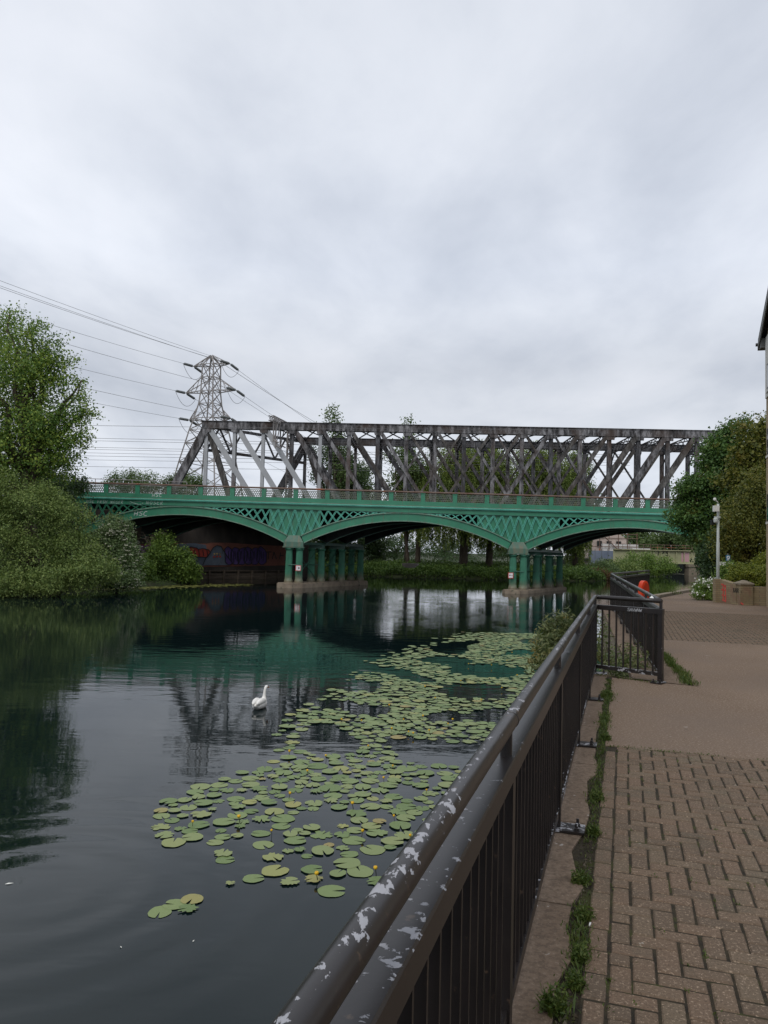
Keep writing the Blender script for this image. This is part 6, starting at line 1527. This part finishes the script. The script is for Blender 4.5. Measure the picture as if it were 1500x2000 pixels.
for i, (a, b_) in enumerate(FP):
    g = G(a, b_ + 4, 0)
    near = i < 4
    lb_ = ['yellow water lily bloom low in the patch, left of the nearest round pad', 'yellow water lily bloom beside the handrail at the lower patch', 'yellow water lily bloom at the left end of the near patch', 'yellow water lily bloom in the middle of the near patch'][i] if near else 'small yellow water lily bud standing on a dark stalk among the pads'
    r = bpy.data.objects.new('water_lily_bloom', None); col.objects.link(r); r.location = (g.x, g.y, .01); s_ = (.85 if near else rl_.uniform(.5, .72)); r.scale = (s_, s_, s_ * (1 if near else 1.2)); r.rotation_euler = (0, 0, rl_.uniform(0, 6.28)); r.empty_display_size = .1
    tag(r, lb_, 'flower', 'yellow water lily blooms' if not near else None)
    o = bpy.data.objects.new('bloom', bme); col.objects.link(o); o.parent = r; o.location = (0, 0, .095)
    o = bpy.data.objects.new('stalk', sme); col.objects.link(o); o.parent = r

# ================================================================== SWAN
sp_ = G(505, 1386, 0)
sw = thing('swan', 'white swan swimming away towards the bridge with its neck upright', 'swan', (sp_.x, sp_.y + .2, 0))
M['feather'] = noisy('white_feather', (.74, .72, .68), (.82, .80, .76), 8, .75, bs=.5, bd=.01)
hd_ = R(80)                                 # heading, from +X
fx_, fy_ = math.cos(hd_), math.sin(hd_)
def SW(f_, s_, z, K=.76):
    f_, s_, z = f_ * K, s_ * K, z * K
    return (sp_.x + fx_ * f_ + fy_ * s_, sp_.y + .2 + fy_ * f_ - fx_ * s_, z)
import bmesh
def skin(name, pts, radii, edges, mat, parent, sub=2):
    me = bpy.data.meshes.new(name); rl__ = Vector(parent.get('_base', (0, 0, 0))) if parent.parent is None else Vector(parent.parent.get('_base', (0, 0, 0)))
    me.from_pydata([tuple(Vector(p) - rl__) for p in pts], edges, []); me.update()
    o = bpy.data.objects.new(name, me); col.objects.link(o); o.parent = parent
    md = o.modifiers.new('skin', 'SKIN'); md.use_smooth_shade = True; md.branch_smoothing = .6
    if not me.skin_vertices: 
        bm = bmesh.new(); bm.from_mesh(me); bm.verts.layers.skin.verify(); bm.to_mesh(me); bm.free()
    for i, r_ in enumerate(radii):
        me.skin_vertices[0].data[i].radius = r_ if isinstance(r_, tuple) else (r_, r_)
    me.skin_vertices[0].data[2].use_root = True
    s2 = o.modifiers.new('sub', 'SUBSURF'); s2.levels = sub; s2.render_levels = sub
    me.materials.append(mat); return o
pts = [SW(-.48, 0, .15), SW(-.36, 0, .13), SW(-.12, 0, .10), SW(.12, 0, .10), SW(.30, 0, .13), SW(.36, 0, .22), SW(.36, .01, .32), SW(.345, .02, .43), SW(.36, .03, .53), SW(.41, .04, .575), SW(.47, .05, .56), SW(.50, .055, .545)]
rad = [.03, (.11, .08), (.19, .15), (.20, .16), (.13, .13), .075, .052, .044, .042, .050, .044, .022]
rad = [tuple(q * .76 for q in r_) if isinstance(r_, tuple) else r_ * .76 for r_ in rad]
skin('body', pts, rad, [(i, i + 1) for i in range(len(pts) - 1)], M['feather'], sw)
for s_ in (-1, 1):
    mb = MB(); nu, nv = 14, 10
    for i in range(nu + 1):
        f_ = -.50 + .74 * i / nu; w_ = math.sin(math.pi * min(max((i + .35) / (nu + .7), 0), 1)) ** .7
        for j in range(nv):
            a = 2 * math.pi * j / nv
            mb.v.append(SW(f_, s_ * (.095 * (1 - .35 * (1 - i / nu)) + .095 * w_ * math.cos(a)), .170 + .035 * w_ + .105 * w_ * math.sin(a) + .02 * (1 - i / nu)))
    for i in range(nu):
        for j in range(nv): mb.f.append((i * nv + j, i * nv + (j + 1) % nv, (i + 1) * nv + (j + 1) % nv, (i + 1) * nv + j))
    mb.f += [tuple(reversed(range(nv))), tuple(nu * nv + j for j in range(nv))]
    mb.build('wing', M['feather'], sw, smooth=True)
M['bill'] = noisy('orange_bill', (.5, .16, .03), (.6, .2, .04), 9, .5, bs=0)
mb = MB(); mb.tube([SW(.495, .055, .548), SW(.54, .06, .53), SW(.585, .065, .515)], [.024, .019, .012], 8); mb.build('bill', M['bill'], sw, smooth=True)
mb = MB(); mb.tube([SW(.46, .05, .575), SW(.50, .055, .56), SW(.515, .057, .55)], [.012, .02, .012], 8)
for s_ in (-.038, .038): mb.lathe(SW(.455, .05 + s_, .57), [(.001, -.008), (.008, 0), (.001, .008)], 8)
mb.build('face_patch', M['black'], sw, smooth=True)

# ================================================================== SMALL GROWTH ON THE QUAY
def blades(n, cx, cy, rx, ry, h, seed, z0, wd=.006, lean=.5):
    rs = rnd(seed); X = cx + rs.normal(0, rx, n); Y_ = cy + rs.normal(0, ry, n); l = h * rs.uniform(.35, 1.1, n); a = rs.uniform(0, 6.28, n); le = rs.uniform(.1, lean, n) * l
    b0 = np.stack([X, Y_, np.full(n, z0)], 1); ti = b0 + np.stack([np.cos(a) * le, np.sin(a) * le, l], 1); mi = b0 * .45 + ti * .55 + np.stack([-np.cos(a) * le * .15, -np.sin(a) * le * .15, l * .12], 1)
    sd_ = np.stack([-np.sin(a), np.cos(a), np.zeros(n)], 1) * wd
    return np.stack([b0 - sd_ * .5, mi - sd_, ti, mi + sd_], 1).reshape(-1, 3)
rs = rnd(77); parts = []
t_ = 2.0
while t_ < 11.0:                             # moss and grass along the joint
    dn = .12 + max(0, mathutils.noise.noise(Vector((t_ * 1.3, 2.2, 0)))) * 2.6 + (.45 if t_ > 5.5 else 0)
    p = ST(-.175 + rl_.uniform(-.02, .02), t_, 0); parts.append(blades(int(16 * dn), p.x, p.y, .016 + .010 * dn, .03, .022 + .016 * dn, int(t_ * 1000), PZ - .012, .003, 1.2)); t_ += .028
tag(npmesh('joint_grass', np.concatenate(parts), None, M['grass']), 'moss and short grass growing in the joint between coping and paving', 'grass', kind='stuff')
wl_ = [('tallest leafy weed at the bottom edge beside the railing foot', 1082, 1975, 0.092, 0.042), ('bushy weed tuft on the coping below the soil patch', 1135, 1722, 0.046, 0.042), ('feathery weed tuft by the fallen white butt', 1140, 1790, 0.035, 0.033), ('spiky grass tuft low in the joint near the camera', 1134, 1872, 0.038, 0.021), ('broad weed tuft halfway along the joint', 1160, 1630, 0.049, 0.030), ('weed tuft at the end of the near brick paving', 1182, 1445, 0.065, 0.042), ('narrow grass tuft in the joint by the second railing foot', 1168, 1560, 0.038, 0.024), ('soft green weed at the coping edge before the return railing', 1184, 1360, 0.076, 0.060), ('small weed in the joint at the nearest brick edge', 1124, 1925, 0.027, 0.021)]
for i, (lb_, a, b_, h_, r_) in enumerate(wl_):
    p = G(a, b_, PZ); t = thing('weed', lb_, 'weed', tuple(p)); rs = rnd(200 + i)
    q = [blades(130, p.x, p.y, r_ * .5, r_ * .6, h_ * .8, 300 + i, PZ - .01, .005, .9)]
    npmesh('blades', np.concatenate(q), None, M['grass'], t)
    pts, out = sprays([(p.x, p.y, PZ + h_ * .45, r_, r_, h_ * .6)], 60, 8, .014, 400 + i, .1); pts[:, 2] = np.maximum(pts[:, 2], PZ + .004)
    npmesh('leaves', leafquads(pts, out, .019, .007, 400 + i, -.3, .4), None, M['grass'], t)
parts = []
for k in range(150):                           # tufts in the paving joints
    s = rl_.uniform(-.04, 2.4); tt = rl_.uniform(2.4, T1); s = round(s / .1) * .1 - .045 + .0; p = ST(s + rl_.uniform(-.01, .01), tt, 0); parts.append(blades(rl_.randrange(3, 14), p.x, p.y, .008, .02, .02, 900 + k, PZ - .012, .003, 1.3))
for k in range(34):
    p = ST(rl_.uniform(-.1, 2.2), T1 + rl_.gauss(.0, .02), 0); parts.append(blades(16, p.x, p.y, .04, .012, .025, 1100 + k, PZ - .01, .003, 1.2))
tag(npmesh('joint_grass', np.concatenate(parts), None, M['grass']), 'sparse tufts of moss and grass in the joints of the brick paving', 'grass', kind='stuff')
parts = []
tt = 0.0
while tt < 3.6:
    p = RC + d23 * tt + n23 * rl_.uniform(-.03, .10 - .015 * tt); parts.append(blades(34, p.x, p.y, .03, .05, .06 + .03 * rl_.random(), 1300 + int(tt * 100), PZ - .002, .005, .9)); tt += .07
for k in range(14):
    p = C1 + (C2 - C1) * rl_.random() + Vector((0, -.14, 0)); parts.append(blades(14, p.x, p.y, .05, .02, .03, 1500 + k, PZ, .004, .9))
tag(npmesh('verge_grass', np.concatenate(parts), None, M['grass']), 'green weeds along the tarmac edge beside the farther railing', 'grass', kind='stuff')
p = G(1298, 1159, PZ); q = [blades(330, p.x, p.y, .24, .55, .22, 1601, PZ - .02, .012, .6)]
tag(npmesh('tall_weeds', np.concatenate(q), None, M['grass']), 'patch of tall weeds on the bank side of the path beyond the railing', 'weeds', kind='stuff')
# shrub growing out of the wall outside the near railing, and plants in the recess
Yb = 12.2
bl = [PB(1090, 1225, Yb, (.22, .26)), PB(1072, 1255, Yb - .2, (.24, .22)), PB(1098, 1262, Yb, (.30, .30)), PB(1060, 1275, Yb - .5, (.18, .16)), PB(1108, 1204, Yb + .1, (.08, .12)), PB(1072, 1225, Yb, (.10, .12)), PB(1110, 1290, Yb, (.35, .35)), PB(1060, 1296, Yb - .7, (.2, .2))]
bs_ = P(1112, 1330, Yb + .2)
plant('buddleia_shrub', 'pale leafy shrub growing up from the river wall outside the near railing', 'shrub', (bs_.x, bs_.y, .55), bl, 330, 13, .085, .024, 'buddleia', 131, spread=.05, trunk=.02, inner=.2, droop=-.3, nl=10, th=.5)
bl = [PB(1235, 1285, 12.6, (.22, .22)), PB(1205, 1300, 12.2, (.25, .22)), PB(1180, 1275, 13.2, (.2, .45)), PB(1250, 1300, 11.6, (.16, .16)), PB(1172, 1235, 13.8, (.12, .4)), PB(1220, 1310, 11.8, (.3, .18))]
plant('recess_shrub', 'pale leafy weeds filling the recess behind the return railing', 'shrub', (P(1205, 1330, 12.4).x, 12.4, .55), bl, 150, 13, .09, .025, 'buddleia', 132, spread=.06, trunk=.02, inner=.1, droop=-.4)
# crumbs of soil, moss and grit where the coping has broken away
cr_ = rnd(909); n = 1500; tt_ = cr_.uniform(1.8, 11.0, n); ss_ = -.185 + cr_.normal(0, .026, n); pp = np.stack([nV.x * ss_ + dV.x * tt_, nV.y * ss_ + dV.y * tt_, np.full(n, PZ - .012)], 1)
sz = cr_.uniform(.004, .017, (n, 1)); d1, d2 = unit(cr_, n), unit(cr_, n); d1[:, 2] *= .3; d2[:, 2] *= .3
q = np.empty((n, 3, 3, 3)); top_ = pp + np.stack([np.zeros(n), np.zeros(n), sz[:, 0] * .9], 1); c_ = [pp + d1 * sz, pp + d2 * sz, pp - (d1 + d2) * sz * .7]
for k in range(3): q[:, k, 0] = c_[k]; q[:, k, 1] = c_[(k + 1) % 3]; q[:, k, 2] = top_
M['crumb'] = leafmat('soil_crumbs', [(.022, .016, .010), (.06, .045, .028), (.05, .06, .018), (.12, .095, .07)], 8.0, .05)
tag(npmesh('soil_crumbs', q.reshape(-1, 3), None, M['crumb'], k=3), 'crumbs of soil, moss and grit lying in the joint beside the coping', 'soil', kind='stuff')
# litter
M['paper'] = noisy('white_paper', (.72, .72, .70), (.8, .8, .78), 30, .8, bs=0)
p = G(1152, 1808, PZ); o = MB().tube([(p.x - .004, p.y - .012, PZ + .007), (p.x + .006, p.y + .014, PZ + .007)], .0042, 10).build('cigarette_butt', M['paper']); tag(o, 'white cigarette butt lying on the soil joint beside the brick paving', 'litter')
p = H(C2, HZ + .030) - (C2 - C1).normalized() * .13; mb = MB(); mb.v = [(p.x - .03, p.y - .01, p.z + .004), (p.x + .03, p.y - .01, p.z + .002), (p.x + .008, p.y + .012, p.z + .036), (p.x - .022, p.y + .012, p.z + .008), (p.x - .026, p.y, p.z - .003), (p.x + .026, p.y, p.z - .003)]
mb.f = [(0, 1, 2, 3), (0, 4, 5, 1), (1, 5, 2), (2, 5, 4, 3), (3, 4, 0)]; tag(mb.build('paper_scrap', M['paper']), 'white scrap of paper caught on the corner of the return handrail', 'litter')
for i, (a, b_) in enumerate(((18, 1726), (378, 1838), (236, 1850))):
    g = G(a, b_, .004); mb = MB(); an = .3 + i; u = Vector((math.cos(an), math.sin(an), 0)) * (.045 if i == 0 else .018); v_ = Vector((-u.y, u.x, 0)) * .3
    mb.v = [tuple(g - u), tuple(g - u * .2 + v_ + Vector((0, 0, .006))), tuple(g + u + Vector((0, 0, .004))), tuple(g - u * .2 - v_ + Vector((0, 0, .004)))]; mb.f = [(0, 3, 2, 1)]
    tag(mb.build('feather', M['petal']), ['white feather drifting at the far left of the dark near water', 'tiny white feather floating left of the handrail in dark water', 'tiny pale feather floating below the small lily cluster'][i], 'feather')
g = P(800, 1104, 101.5); fb_ = thing('rowing_boat', 'small pale boat half hidden in the bank herbs under the middle arch', 'boat', (g.x, g.y, g.z - .5))
mb = MB(); prof_ = [(-1.0, .3, .30), (-.6, .5, .05), (0, .55, 0), (.7, .45, .05), (1.2, .06, .40)]
for x_, w_, zb_k in prof_: mb.v += [(g.x + x_, g.y - w_, g.z + .25), (g.x + x_, g.y - w_ * .6, g.z - .35 + zb_k), (g.x + x_, g.y + w_ * .6, g.z - .35 + zb_k), (g.x + x_, g.y + w_, g.z + .25)]
for i in range(4):
    for j in range(3): mb.f.append((4 * i + j, 4 * i + 4 + j, 4 * i + 5 + j, 4 * i + 1 + j))
mb.f += [(0, 1, 2, 3), (16, 19, 18, 17)]
mb.build('hull', M['pylon'], fb_)
